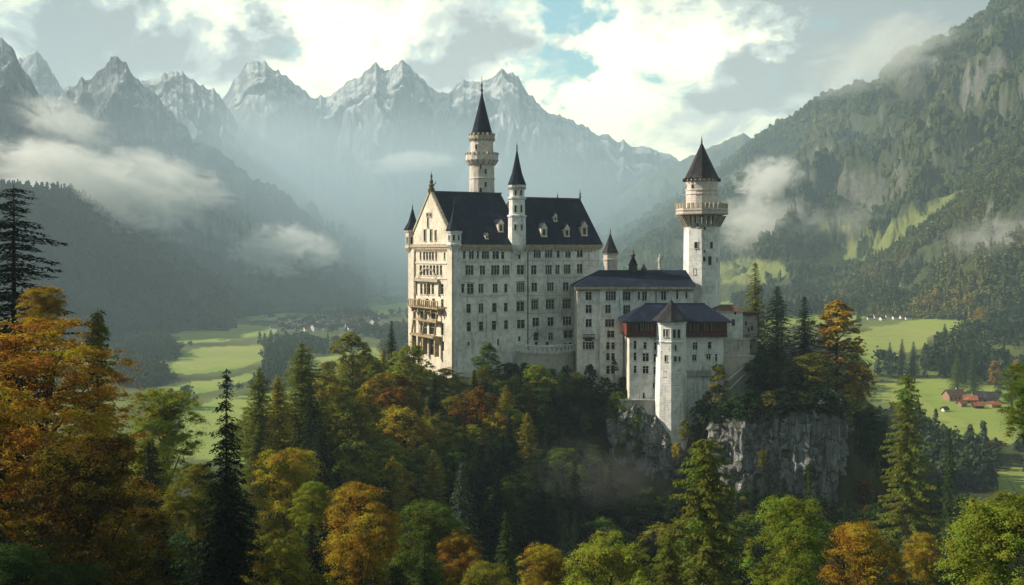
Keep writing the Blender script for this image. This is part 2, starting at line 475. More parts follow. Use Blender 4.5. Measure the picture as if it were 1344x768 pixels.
def mat_ground():
    m, nt, out = new_mat('valley_ground')
    pos = world_pos(nt)
    at_ = nt.node('ShaderNodeAttribute', attribute_name='meadow')
    n1 = nt.noise(pos, 0.006, 6, 0.6); n2 = nt.noise(pos, 0.08, 6, 0.65); n3 = nt.noise(pos, 1.1, 4, 0.6)
    vor = nt.node('ShaderNodeTexVoronoi'); nt.l.new(nt.mapping(pos, (1, 0.45, 1)), vor.inputs['Vector']); vor.inputs['Scale'].default_value = 0.009
    sp = nt.node('ShaderNodeSeparateColor'); nt.l.new(vor.outputs['Color'], sp.inputs[0])
    grass = nt.mix(nt.sstep(n1, 0.4, 0.62), (0.15, 0.235, 0.040), (0.235, 0.29, 0.065))
    grass = nt.mix(nt.m('MULTIPLY', sp.outputs[0], 0.55), grass, (0.29, 0.29, 0.10))
    grass = nt.mix(nt.m('MULTIPLY', nt.sstep(n2, 0.5, 0.7), 0.35), grass, (0.085, 0.13, 0.03))
    woods = nt.mix(n2, (0.022, 0.034, 0.014), (0.055, 0.062, 0.022))
    woods = nt.mix(nt.m('MULTIPLY', nt.sstep(n3, 0.45, 0.62), 0.5), woods, (0.06, 0.045, 0.025))
    c = nt.mix(at_.outputs['Fac'], woods, grass)
    principled(nt, out, c, 0.95, 0.08, nt.m('ADD', n2, nt.m('MULTIPLY', n3, 0.3)), 0.6, 0.6)
    return m
M['ground'] = mat_ground()

def mat_mountain(name, rock, rock2, snow, snow_z, green, green_z, meadow=False):
    """bare rock above, snow held on gentle ledges high up, green below"""
    m, nt, out = new_mat(name)
    pos = world_pos(nt)
    geo = nt.node('ShaderNodeNewGeometry')
    sepn = nt.node('ShaderNodeSeparateXYZ'); nt.l.new(geo.outputs['Normal'], sepn.inputs[0])
    sepp = nt.node('ShaderNodeSeparateXYZ'); nt.l.new(pos, sepp.inputs[0])
    n1 = nt.noise(pos, 0.004, 8, 0.66); n2 = nt.noise(nt.mapping(pos, (1, 1, 0.4)), 0.022, 8, 0.68, 0.3); n3 = nt.noise(pos, 0.09, 6, 0.7)
    c = nt.mix(nt.sstep(n2, 0.38, 0.64), rock, rock2)
    c = nt.mix(nt.m('MULTIPLY', nt.sstep(n3, 0.48, 0.66), 0.5), c, tuple(v * 0.5 for v in rock))
    zz = nt.m('ADD', sepp.outputs[2], nt.m('MULTIPLY', nt.m('SUBTRACT', n1, 0.5), 500.0))
    if snow:
        s = nt.m('MULTIPLY', nt.sstep(zz, snow_z[0], snow_z[1]), nt.sstep(nt.m('ADD', sepn.outputs[2], nt.m('MULTIPLY', nt.m('SUBTRACT', n2, 0.5), 1.8)), 0.50, 0.85))
        c = nt.mix(nt.m('MULTIPLY', s, 0.6), c, snow)
    if green:
        g = nt.m('MULTIPLY', nt.m('SUBTRACT', 1.0, nt.sstep(zz, green_z[0], green_z[1])), nt.sstep(nt.m('ADD', sepn.outputs[2], nt.m('MULTIPLY', n3, 0.3)), 0.25, 0.6))
        gc = nt.mix(nt.sstep(n2, 0.4, 0.65), green, tuple(v * 0.5 for v in green))
        c = nt.mix(g, c, gc)
    if meadow:
        at_ = nt.node('ShaderNodeAttribute', attribute_name='meadow')
        c = nt.mix(at_.outputs['Fac'], c, nt.mix(n2, (0.15, 0.20, 0.05), (0.25, 0.26, 0.10)))
    principled(nt, out, c, 0.95, 0.08, nt.m('ADD', n2, nt.m('MULTIPLY', n3, 0.5)), 1.0, 14.0)
    return m
# ------------------------------------------------------------------ terrain
NEAR = [  # (photo column, distance, ground height)
    (-400, 30, 122), (0, 30, 116), (672, 30, 102), (1344, 30, 112), (1750, 30, 118),
    (-300, 80, 114), (0, 80, 101), (300, 80, 90), (672, 80, 82), (1000, 80, 82), (1344, 80, 94), (1650, 80, 104),
    (-300, 120, 100), (0, 120, 90), (300, 120, 82), (500, 120, 78), (672, 120, 76), (925, 120, 76), (1125, 120, 75), (1344, 120, 80), (1650, 120, 88),
    (-300, 170, 84), (0, 170, 78), (300, 170, 82), (400, 170, 83), (500, 170, 78), (672, 170, 70), (900, 170, 66), (1100, 170, 62), (1344, 170, 60), (1650, 170, 62),
    (0, 220, 62), (200, 220, 72), (340, 220, 86), (430, 220, 88), (500, 220, 84), (600, 220, 75), (672, 220, 71), (800, 220, 62), (900, 220, 60), (1100, 220, 58), (1200, 220, 55), (1344, 220, 46),
    (250, 250, 66), (340, 250, 82), (460, 250, 88), (600, 250, 83), (700, 250, 79), (800, 250, 68), (900, 250, 64), (1000, 250, 63), (1100, 250, 62), (1200, 250, 54),
    (925, 267, 62), (980, 265, 61), (1040, 264, 61), (1095, 266, 60), (790, 272, 64), (840, 270, 62), (890, 270, 61),
    (250, 285, 55), (340, 285, 68), (460, 285, 89), (540, 285, 93), (600, 285, 93.5), (700, 285, 90), (760, 285, 84), (800, 285, 79), (870, 285, 80), (950, 285, 86), (1060, 285, 88), (1115, 285, 82), (1180, 285, 58),
    (480, 310, 93), (600, 310, 95), (800, 310, 94), (1000, 310, 93), (1090, 310, 90), (1140, 310, 74), (1220, 310, 45),
    (340, 350, 45), (480, 350, 86), (672, 350, 94), (900, 350, 94), (1060, 350, 90), (1150, 350, 62), (1250, 350, 35), (200, 350, 36),
    (0, 320, 30), (1450, 320, 28), (1344, 280, 36), (0, 270, 45),
    (100, 450, 8), (450, 450, 40), (672, 450, 52), (900, 450, 50), (1100, 450, 36), (1250, 450, 18), (1400, 450, 12),
    (400, 560, 4), (672, 560, 6), (1000, 560, 8), (1250, 560, 8), (0, 560, 2), (-200, 420, 6), (1600, 420, 8),
]
_pts = np.array([((px - CX) * Y / F, Y) for px, Y, z in NEAR]); _z = np.array([z for _, _, z in NEAR])
def _tps(r2): return 0.5 * r2 * np.log(r2 + 1e-9)
_n = len(_pts)
_A = np.zeros((_n + 3, _n + 3))
_A[:_n, :_n] = _tps(((_pts[:, None, :] - _pts[None, :, :]) ** 2).sum(2)) + np.eye(_n) * 40.0
_A[:_n, _n] = 1; _A[:_n, _n + 1:] = _pts; _A[_n, :_n] = 1; _A[_n + 1:, :_n] = _pts.T
_w = np.linalg.solve(_A, np.concatenate([_z, np.zeros(3)]))
def h_near(x, y):
    x = np.asarray(x, dtype=np.float64); y = np.asarray(y, dtype=np.float64)
    s = np.full(x.shape, _w[_n]) + _w[_n + 1] * x + _w[_n + 2] * y
    for k in range(_n):
        s = s + _w[k] * _tps((x - _pts[k, 0]) ** 2 + (y - _pts[k, 1]) ** 2)
    return s
def h_far(x, y):
    x = np.asarray(x, dtype=np.float64); y = np.asarray(y, dtype=np.float64)
    t = x / np.maximum(y, 1.0)
    r = smooth01(t, 0.10, 0.25)
    z = np.interp(y, [300, 600, 800, 1000, 1200, 1400, 2000, 3500, 8000], [2, 8, 22, 33, 44, 50, 60, 70, 80]) * r
    return z + 1.5 * fbm(x / 180.0, y / 180.0, 5, 3)
def ground_h(x, y):
    x = np.asarray(x, dtype=np.float64); y = np.asarray(y, dtype=np.float64)
    k = smooth01(y, 430, 560)
    t = np.abs(x) / np.maximum(y, 1.0)
    k = np.maximum(k, smooth01(t, 0.55, 0.75) * smooth01(y, 170, 330))
    hn = np.clip(h_near(x, np.minimum(y, 600)), 0, 130)
    return hn * (1 - k) + h_far(x, y) * k + (1 - k) * 0.9 * fbm(x / 9.0, y / 9.0, 3, 3)
def gh(x, y): return float(ground_h(np.array([x]), np.array([y]))[0])

FIELDS = [  # meadow outlines, read from the photo on the valley floor
    [(300, 398), (350, 390), (420, 387), (462, 392), (455, 402), (405, 412), (385, 420), (330, 421), (312, 412)],
    [(222, 490), (232, 468), (268, 456), (335, 452), (352, 460), (346, 474), (300, 486), (245, 494)],
    [(225, 440), (255, 428), (330, 426), (372, 430), (365, 441), (300, 446), (240, 450)],
    [(228, 600), (236, 548), (262, 528), (318, 522), (400, 505), (440, 476), (520, 466), (520, 500), (450, 530), (430, 560), (330, 610)],
    [(440, 372), (540, 370), (560, 378), (540, 388), (470, 386)],
    [(415, 470), (450, 462), (500, 455), (500, 470), (430, 484)],
    [(480, 400), (545, 397), (550, 404), (500, 409)],
    [(1095, 446), (1118, 437), (1180, 424), (1250, 412), (1315, 404), (1336, 403), (1330, 410), (1262, 428), (1222, 444), (1206, 458), (1150, 474), (1120, 480), (1095, 470)],
    [(1110, 520), (1140, 503), (1180, 501), (1232, 496), (1262, 504), (1344, 512), (1360, 545), (1330, 585), (1262, 577), (1236, 560), (1210, 542), (1170, 530)],
    [(1290, 622), (1344, 612), (1380, 640), (1310, 648)],
    [(195, 512), (240, 500), (300, 496), (345, 486), (352, 494), (300, 508), (240, 520), (205, 524)],
    [(300, 380), (360, 378), (380, 381), (330, 386)],
    [(560, 392), (640, 390), (640, 400), (560, 402)],
    [(1000, 420), (1080, 412), (1140, 414), (1120, 424), (1010, 432)],
]
def build_ground():
    Ys = np.concatenate([np.linspace(-40, 20, 12), np.linspace(24, 420, 190), np.geomspace(423, 9000, 300)])
    ts = np.concatenate([np.linspace(-1.6, -0.56, 40), np.linspace(-0.55, 0.55, 420), np.linspace(0.56, 1.6, 40)])
    # (columns fan out with distance so that far ground is not over-divided)
    T, YY = np.meshgrid(ts, Ys)
    X = T * np.maximum(YY, 90.0)
    Z = ground_h(X, np.maximum(YY, 5))
    pxx = CX + F * X / np.maximum(YY, 1); pyy = HY + F * (CZ - Z) / np.maximum(YY, 1)
    mead = np.zeros(X.shape)
    wob = 9 * fbm(X / 70, YY / 70, 9, 4); wob2 = 3.0 * fbm(X / 70, YY / 70, 19, 3)
    mead = np.where(YY > 560, np.clip(0.30 + 0.45 * fbm(X / 130, YY / 200, 14, 4), 0.05, 0.7), 0.0) * smooth01(YY, 560, 700)
    for p in FIELDS: mead[in_poly(pxx + wob, pyy + wob2, p) & (YY > 520)] = 1.0
    V = np.stack([X.ravel(), YY.ravel(), Z.ravel()], 1)
    me = np_mesh('ground', V, grid_faces(len(ts), len(Ys)), M['ground'], True, attrs={'meadow': mead.ravel()})
    tag(link('ground', me), kind='structure')
build_ground()

SHEETS = {}
def mountain(name, pts, Yc, W, floor, amp, lam, seed, mat, nu=320, nv=130, power=1.12, crest=1.0, meadow=None, back=0.7, spur=0.5, crest_lam=None):
    """a real ridge: the crest line read from the photo at its own distance, a front slope and a back slope"""
    pts = sorted(pts); xs = np.array([p[0] for p in pts], float); ys = np.array([p[1] for p in pts], float)
    u = np.linspace(xs[0], xs[-1], nu)
    if isinstance(Yc, (int, float)): Y0 = np.full(nu, float(Yc))
    else: Y0 = np.interp(u, [p[0] for p in Yc], [p[1] for p in Yc])
    py = np.interp(u, xs, ys)
    Zc = CZ - (py - HY) * Y0 / F
    Xc = (u - CX) * Y0 / F
    cl = crest_lam or lam * 0.12
    Zc = Zc + crest * (ridged(Xc / cl, Y0 / cl + seed, seed + 3, 5, 0.6) - 0.9) * amp * 0.085
    s = np.concatenate([-np.linspace(back, 0.02, 24), np.linspace(0, 1, nv) ** 1.25])
    S, U = np.meshgrid(s, u, indexing='ij')
    Yv = Y0[None, :] - S * W
    Xv = (U - CX) * Yv / F
    a = np.abs(S)
    prof = np.where(S >= 0, (1 - np.clip(a, 0, 1)) ** power, np.clip(1 - a / back, 0, 1))
    env = np.clip(a * 2.6, 0, 1) * np.clip((1 - a) * 2.2, 0, 1)
    wx = Xv + lam * 0.35 * fbm(Xv / lam, Yv / lam, seed + 7, 3); wy = Yv + lam * 0.35 * fbm(Xv / lam + 9, Yv / lam, seed + 8, 3)
    n = ridged(wx / lam, wy / (lam * 1.25), seed, 8, 0.60) - 1.05
    sp = ridged((wx + 0.5 * wy) / (lam * 2.2), (wy - 0.4 * wx) / (lam * 3.6), seed + 50, 2, 0.4) - 0.9
    Zv = floor + (Zc[None, :] - floor) * prof + env * amp * (n + spur * 2 * sp)
    Zv = np.where(S >= 0, np.minimum(Zv, floor + (Zc[None, :] - floor) * (1.0 - 0.62 * np.clip(a, 0, 1)) + 2), Zv)
    V = np.stack([Xv.ravel(), Yv.ravel(), Zv.ravel()], 1)
    attrs = {}
    mead = np.zeros(Xv.shape)
    if meadow:
        pxx = CX + F * Xv / Yv + 6 * fbm(Xv / 90, Yv / 90, seed, 3); pyy = HY + F * (CZ - Zv) / Yv + 3 * fbm(Xv / 60, Yv / 60, seed + 1, 3)
        for p in meadow: mead[in_poly(pxx, pyy, p) & (S >= 0)] = 1.0
        attrs['meadow'] = mead.ravel()
    me = np_mesh(name, V, grid_faces(nu, len(s)), mat, True, attrs=attrs)
    o = tag(link(name, me), kind='structure')
    SHEETS[name] = (Xv, Yv, Zv, S, mead)
    return o

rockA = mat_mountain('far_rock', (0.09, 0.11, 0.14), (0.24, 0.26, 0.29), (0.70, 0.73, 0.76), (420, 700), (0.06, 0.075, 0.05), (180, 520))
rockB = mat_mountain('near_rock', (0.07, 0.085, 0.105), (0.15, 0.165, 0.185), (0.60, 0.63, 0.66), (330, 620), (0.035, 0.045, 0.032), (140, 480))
slopeL = mat_mountain('wooded_slope', (0.035, 0.045, 0.028), (0.06, 0.07, 0.035), None, None, (0.03, 0.042, 0.022), (300, 900))
slopeR = mat_mountain('wooded_mountain', (0.12, 0.12, 0.115), (0.21, 0.205, 0.19), None, None, (0.070, 0.085, 0.030), (350, 900), True)

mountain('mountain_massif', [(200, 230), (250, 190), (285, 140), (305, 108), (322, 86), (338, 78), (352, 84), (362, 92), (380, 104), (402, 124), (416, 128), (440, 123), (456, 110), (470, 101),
    (482, 94), (492, 84), (500, 92), (510, 94), (518, 87), (531, 80), (538, 84), (546, 99), (556, 106), (562, 116), (574, 123), (590, 126), (598, 112), (608, 106), (614, 110), (626, 109), (640, 103), (652, 96),
    (661, 92), (672, 97), (684, 106), (694, 122), (706, 136), (722, 148), (735, 154), (755, 162), (778, 172), (800, 181), (842, 193), (880, 206), (910, 217), (960, 235)],
    5200, 1700, 20, 210, 560, 11, rockA, 420, 150, 1.05, 0.8)
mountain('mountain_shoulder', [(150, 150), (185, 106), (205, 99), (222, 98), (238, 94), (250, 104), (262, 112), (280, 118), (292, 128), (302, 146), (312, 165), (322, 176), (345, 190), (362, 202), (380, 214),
    (400, 240), (420, 262), (440, 282), (460, 303), (480, 320), (510, 350)], 4200, 1150, 10, 170, 440, 23, rockA, 260, 110, 1.05, 0.9)
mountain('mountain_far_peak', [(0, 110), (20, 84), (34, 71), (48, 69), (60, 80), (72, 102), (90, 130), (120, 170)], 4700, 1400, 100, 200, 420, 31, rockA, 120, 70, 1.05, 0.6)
mountain('mountain_peak', [(20, 190), (70, 134), (86, 118), (104, 106), (126, 98), (138, 88), (146, 78), (152, 74), (160, 78), (168, 88), (178, 104), (190, 116), (206, 126), (222, 146), (236, 158), (252, 178),
    (282, 196), (318, 224), (342, 240), (362, 246), (384, 262), (402, 280), (424, 298), (446, 316), (462, 334), (480, 350)], 3200, 900, 5, 160, 360, 41, rockB, 320, 130, 1.08, 0.8)
mountain('mountain_flank', [(-260, -60), (-160, 0), (-80, 20), (-30, 34), (0, 52), (10, 58), (18, 70), (30, 92), (42, 108), (52, 122), (66, 142), (86, 172), (110, 200), (140, 232), (175, 266), (220, 306), (260, 340), (300, 372)],
    2550, 760, 5, 150, 300, 53, rockB, 300, 120, 1.08, 0.9)
mountain('wooded_hill', [(-240, 240), (-140, 250), (-60, 256), (0, 256), (60, 258), (90, 260), (115, 270), (150, 296), (200, 318), (250, 336), (300, 350), (335, 362), (360, 374), (378, 388), (395, 398)],
    [(-240, 1650), (0, 1750), (200, 2150), (300, 2600), (380, 2900)], 540, -4, 46, 190, 67, slopeL, 240, 90, 0.95, 0.3, spur=0.6)
mountain('distant_ridge', [(690, 345), (740, 310), (780, 282), (815, 254), (850, 229), (880, 216), (905, 206), (925, 196), (942, 190), (960, 182), (975, 175), (985, 180), (1010, 186), (1050, 200), (1120, 200)],
    4300, 1500, 20, 160, 420, 71, slopeR, 220, 90, 1.05, 0.4)
mountain('wooded_mountain', [(700, 372), (760, 345), (800, 318), (850, 285), (890, 262), (930, 240), (945, 224), (962, 208), (978, 198), (1000, 184), (1022, 170), (1050, 150), (1068, 139), (1085, 128), (1102, 122), (1128, 118), (1152, 114),
    (1164, 98), (1178, 82), (1192, 70), (1215, 62), (1238, 56), (1262, 42), (1290, 26), (1306, 6), (1322, -8), (1360, -40), (1420, -60), (1520, -90), (1650, -110)],
    [(700, 3600), (1000, 3000), (1340, 2600), (1650, 2500)], 1150, 30, 135, 330, 83, slopeR, 380, 150, 1.0, 0.6,
    meadow=[[(935, 372), (940, 346), (975, 340), (1028, 344), (1034, 360), (1000, 372)],
            [(1062, 352), (1092, 330), (1136, 312), (1172, 294), (1208, 278), (1246, 256), (1272, 246), (1266, 272), (1236, 294), (1196, 314), (1164, 330), (1126, 348), (1085, 358)],
            [(1070, 300), (1100, 290), (1120, 296), (1090, 308)]], spur=0.7)
mountain('wooded_spur', [(985, 418), (1030, 410), (1062, 400), (1090, 397), (1112, 380), (1132, 362), (1158, 344), (1182, 328), (1208, 309), (1232, 290), (1262, 261), (1290, 226), (1312, 206), (1332, 186), (1344, 174), (1380, 150), (1480, 92), (1620, 40)],
    [(985, 1800), (1100, 1850), (1344, 1750), (1620, 1700)], 480, 38, 48, 150, 97, slopeR, 260, 100, 0.9, 0.3, spur=0.6)

# ------------------------------------------------------------------ far woods (one object per wood)
def leaf_quads(C, Nrm, L, W, rng):
    """diamond leaves: centre C, facing Nrm, length L, width W"""
    n = len(C)
    Nrm = Nrm / (np.linalg.norm(Nrm, axis=1, keepdims=True) + 1e-9)
    r = rng.standard_normal((n, 3)); t = np.cross(Nrm, r); t /= (np.linalg.norm(t, axis=1, keepdims=True) + 1e-9)
    b = np.cross(Nrm, t)
    L = np.asarray(L).reshape(-1, 1); W = np.asarray(W).reshape(-1, 1)
    v = np.stack([C - t * L / 2, C + b * W / 2 + Nrm * W * 0.12, C + t * L / 2, C - b * W / 2 + Nrm * W * 0.12], 1).reshape(-1, 3)
    return v
def quads(v): return np.arange(len(v)).reshape(-1, 4)

def far_conifer(rng, tiers=4, n=6):
    v = []; f = []
    for k in range(tiers):
        z0 = 0.06 + 0.80 * k / tiers; z1 = min(1.0, z0 + 0.46); r = 0.21 * (1 - k / tiers) ** 0.8 + 0.02
        i = len(v)
        ph = rng.random() * 6
        for q in range(n):
            rr = r * (1.0 if q % 2 else 0.62) * (0.8 + 0.4 * rng.random()); a = ph + 2 * math.pi * q / n
            v.append((rr * math.cos(a), rr * math.sin(a), z0 + 0.05 * rng.random()))
        v.append((0.01 * rng.standard_normal(), 0.01 * rng.standard_normal(), z1))
        for q in range(n): f.append((i + q, i + (q + 1) % n, i + n))
    return np.array(v), np.array(f)
def far_broadleaf(rng):
    bm = bmesh.new(); bmesh.ops.create_icosphere(bm, subdivisions=2, radius=1.0)
    v = np.array([p.co[:] for p in bm.verts]); f = np.array([[q.index for q in p.verts] for p in bm.faces]); bm.free()
    d = 1 + 0.34 * rng.standard_normal(len(v)).clip(-1.3, 1.3)
    v = v * d[:, None] * np.array([0.40, 0.40, 0.46]); v[:, 2] += 0.54
    v = v[f.ravel()]; f = np.arange(len(v)).reshape(-1, 3)
    return v, f
_rng = np.random.default_rng(4)
FARC = [far_conifer(_rng) for _ in range(5)]
FARB = [far_broadleaf(_rng) for _ in range(4)]
def spray_conifer(rng, n=110):
    t = rng.random(n) ** 0.8; a = rng.random(n) * 6.283; r = (0.03 + 0.19 * (1 - t) ** 0.8) * np.sqrt(rng.random(n))
    C = np.stack([r * np.cos(a), r * np.sin(a), 0.06 + 0.92 * t], 1)
    N = np.stack([np.cos(a), np.sin(a), 0.9 + 0 * a], 1) + rng.standard_normal((n, 3)) * 0.4
    v = leaf_quads(C, N, 0.10 + 0.07 * (1 - t), 0.075 + 0.05 * (1 - t), rng)
    return v, quads(v)
def spray_broadleaf(rng, n=110):
    d = rng.standard_normal((n, 3)); d /= np.linalg.norm(d, axis=1, keepdims=True)
    k = rng.integers(0, 5, n); off = rng.standard_normal((5, 3)) * np.array([0.17, 0.17, 0.15])
    C = off[k] + d * (0.20 * rng.random(n) ** 0.4)[:, None] + np.array([0, 0, 0.55])
    v = leaf_quads(C, d + np.array([0, 0, 0.4]) + rng.standard_normal((n, 3)) * 0.4, 0.15 * rng.uniform(0.7, 1.3, n), 0.11 * rng.uniform(0.7, 1.3, n), rng)
    return v, quads(v)
SPRC = [spray_conifer(_rng) for _ in range(5)]; SPRB = [spray_broadleaf(_rng) for _ in range(5)]
def wood(name, P, H, share, mat, label, seed, fine=False):
    rng = np.random.default_rng(seed)
    N = len(P); kind = rng.random(N) < share
    vs = []; fs = []; base = 0
    for protos, sel in ((SPRC if fine else FARC, kind), (SPRB if fine else FARB, ~kind)):
        ids = np.nonzero(sel)[0]
        which = rng.integers(0, len(protos), len(ids))
        for w, (pv, pf) in enumerate(protos):
            q = ids[which == w]
            if not len(q): continue
            a = rng.random(len(q)) * 6.283; h = H[q] * rng.uniform(0.7, 1.25, len(q)); wd = h * rng.uniform(0.8, 1.25, len(q))
            ca, sa = np.cos(a), np.sin(a)
            x = pv[None, :, 0] * ca[:, None] - pv[None, :, 1] * sa[:, None]; y = pv[None, :, 0] * sa[:, None] + pv[None, :, 1] * ca[:, None]
            vv = np.stack([x * wd[:, None] + P[q, 0:1], y * wd[:, None] + P[q, 1:2], pv[None, :, 2] * h[:, None] + P[q, 2:3] - 0.8], 2)
            vs.append(vv.reshape(-1, 3)); fs.append((pf[None] + (np.arange(len(q)) * len(pv))[:, None, None]).reshape(-1, pf.shape[1]) + base)
            base += len(q) * len(pv)
    me = np_mesh(name, np.concatenate(vs), fs, mat)
    tag(link(name, me), label, 'wood', kind='stuff')
def on_sheet(key, N, rng, keep=None, smin=0.0, smax=0.97):
    Xv, Yv, Zv, S, mead = SHEETS[key]
    out = []
    got = 0
    while got < N:
        i = rng.random(N * 3) * (Xv.shape[0] - 1.001); j = rng.random(N * 3) * (Xv.shape[1] - 1.001)
        i0 = i.astype(int); j0 = j.astype(int); fi = i - i0; fj = j - j0
        def L(A): return (A[i0, j0] * (1 - fi) + A[i0 + 1, j0] * fi) * (1 - fj) + (A[i0, j0 + 1] * (1 - fi) + A[i0 + 1, j0 + 1] * fi) * fj
        x, y, z, s, md = L(Xv), L(Yv), L(Zv), L(S), L(mead)
        ok = (s > smin) & (s < smax) & (md < 0.3)
        if keep is not None: ok &= keep(x, y, z, i0, j0, Xv, Yv, Zv)
        out.append(np.stack([x, y, z], 1)[ok]); got += ok.sum()
    return np.concatenate(out)[:N]
def gentle(x, y, z, i0, j0, Xv, Yv, Zv):
    dz = np.abs(Zv[i0 + 1, j0] - Zv[i0, j0]); dl = np.hypot(Xv[i0 + 1, j0] - Xv[i0, j0], Yv[i0 + 1, j0] - Yv[i0, j0]) + 1e-6
    return (dz / dl < 1.9) & (fbm(x / 120, y / 120, 77, 3) > -0.55)
rg = np.random.default_rng(12)
matL = mat_far_trees('dark_conifer_wood', [(0.0, (0.010, 0.018, 0.012)), (0.5, (0.022, 0.036, 0.018)), (0.85, (0.045, 0.055, 0.022)), (1.0, (0.09, 0.08, 0.03))])
matR = mat_far_trees('mixed_autumn_wood', [(0.0, (0.016, 0.030, 0.012)), (0.40, (0.060, 0.085, 0.024)), (0.66, (0.15, 0.16, 0.040)), (0.86, (0.25, 0.19, 0.04)), (1.0, (0.30, 0.15, 0.03))], 0.008)
matM_shade = mat_far_trees('mountain_wood_cloud_shade', [(0.0, (0.012, 0.024, 0.012)), (0.45, (0.034, 0.054, 0.018)), (0.75, (0.075, 0.09, 0.026)), (0.95, (0.14, 0.12, 0.03))], 0.006)  # darker copy of the mixed wood, cloud shadow put into the colour
matV = mat_far_trees('valley_wood', [(0.0, (0.014, 0.030, 0.014)), (0.5, (0.032, 0.055, 0.020)), (0.8, (0.07, 0.085, 0.028)), (1.0, (0.15, 0.11, 0.03))], 0.01)
P = on_sheet('wooded_hill', 9000, rg, smin=-0.12); wood('hillside_wood', P, np.full(len(P), 23.0), 0.8, matL, 'dark conifer wood covering the left hill above the valley', 1, True)
P = on_sheet('wooded_spur', 7000, rg, gentle, smin=-0.1); wood('spur_wood', P, np.full(len(P), 18.0), 0.55, matR, 'mixed green and golden wood on the near right hillside spur', 2, True)
P = on_sheet('wooded_mountain', 21000, rg, gentle, smin=-0.02, smax=0.93); wood('mountain_wood', P, np.full(len(P), 20.0), 0.75, matM_shade, 'mixed wood climbing the big right mountain below the rock', 3)
P = on_sheet('mountain_flank', 5000, rg, gentle, smin=0.45); wood('flank_wood', P, np.full(len(P), 22.0), 0.9, matL, 'dark wood on the lower flank of the left mountain under the fog', 4)

def valley_points(N, rng, tlo, thi, Ylo, Yhi, dens, seed):
    out = []
    got = 0
    while got < N:
        Y = np.exp(rng.uniform(math.log(Ylo), math.log(Yhi), N * 3)); t = rng.uniform(tlo, thi, N * 3); x = t * Y
        z = ground_h(x, Y)
        px = CX + F * t; py = HY + F * (CZ - z) / Y
        ok = fbm(x / 170, Y / 260, seed, 3) > dens
        hp = 20 * F / Y
        for p in FIELDS:
            ok &= ~in_poly(px, py, p) & ~in_poly(px, py - 2.5, p) & ~in_poly(px, py - 0.45 * hp, p) & (~in_poly(px, py - 0.9 * hp, p) | (rng.random(len(px)) < 0.25))
        ok &= ~((np.abs(px - 1278) < 45) & (np.abs(py - 524) < 16))
        ok &= ~((np.abs(px - 430) < 85) & (np.abs(py - 427) < 9) & (rng.random(len(px)) < 0.9))
        out.append(np.stack([x, Y, z], 1)[ok]); got += ok.sum()
    return np.concatenate(out)[:N]
P = valley_points(3400, rg, -0.36, -0.02, 640, 4200, 0.0, 21); wood('valley_wood', P, np.full(len(P), 17.0), 0.45, matV, 'hazy mixed woods between the fields on the left valley floor', 5, True)
P = valley_points(3600, rg, 0.20, 0.62, 560, 1900, -0.35, 31); wood('valley_wood', P, np.full(len(P), 19.0), 0.65, matV, 'dark conifer woods between the bright fields in the right valley', 6, True)

# ------------------------------------------------------------------ the air: one box of even haze, and mist banks hanging in it
def build_haze():
    m = MB(); m.box(-5200, 5200, -400, 6900, -60, 1120)
    mt, nt, out = new_mat('haze_air')
    pv = nt.node('ShaderNodeVolumePrincipled')
    pv.inputs['Color'].default_value = (0.62, 0.82, 1.0, 1)
    pv.inputs['Density'].default_value = HAZE
    pv.inputs['Anisotropy'].default_value = 0.15
    nt.l.new(pv.outputs[0], out.inputs['Volume'])
    tag(m.build('haze', mt), 'pale blue grey haze filling the whole valley', 'haze', kind='stuff')
HAZE = 1.25e-4
build_haze()

def mist(px, py, Y, rx, ry, depth, dens, label, seed, wisp=1.0, tilt=0.0, thr=0.0, tint=(0.97, 0.98, 0.985)):
    """a bank of fog: an ellipsoid of uneven, soft-edged volume; rx, ry in photo pixels at its own distance"""
    me = bpy.data.meshes.new('mist_bank')
    bm = bmesh.new(); bmesh.ops.create_icosphere(bm, subdivisions=2, radius=1.08); bm.to_mesh(me); bm.free()
    o = link('mist_bank', me, loc=at(px, py, Y))
    o.scale = (rx * Y / F, depth, ry * Y / F); o.rotation_euler = (0, tilt, 0)
    mt, nt, out = new_mat('mist')
    tc = nt.node('ShaderNodeTexCoord').outputs['Object']
    r = nt.vm('LENGTH', tc)
    n = nt.noise(nt.mapping(tc, (1.5, 1.2, 1.25), (seed * 3.1, seed * 1.7, seed)), 1.9, 8, 0.66, 1.1)
    d = nt.m('ADD', nt.m('SUBTRACT', 1.0, r), nt.m('MULTIPLY', nt.m('SUBTRACT', n, 0.56), 2.6 * wisp))
    d = nt.m('MULTIPLY', nt.sstep(d, 0.02 + thr, 0.75 + thr), nt.sstep(nt.m('SUBTRACT', 1.0, r), 0.0, 0.35))
    pv = nt.node('ShaderNodeVolumePrincipled')
    pv.inputs['Color'].default_value = (*tint, 1)
    pv.inputs['Anisotropy'].default_value = 0.1
    nt.l.new(nt.m('MULTIPLY', d, dens), pv.inputs['Density'])
    nt.l.new(pv.outputs[0], out.inputs['Volume'])
    me.materials.append(mt)
    tag(o, label, 'mist', kind='stuff')
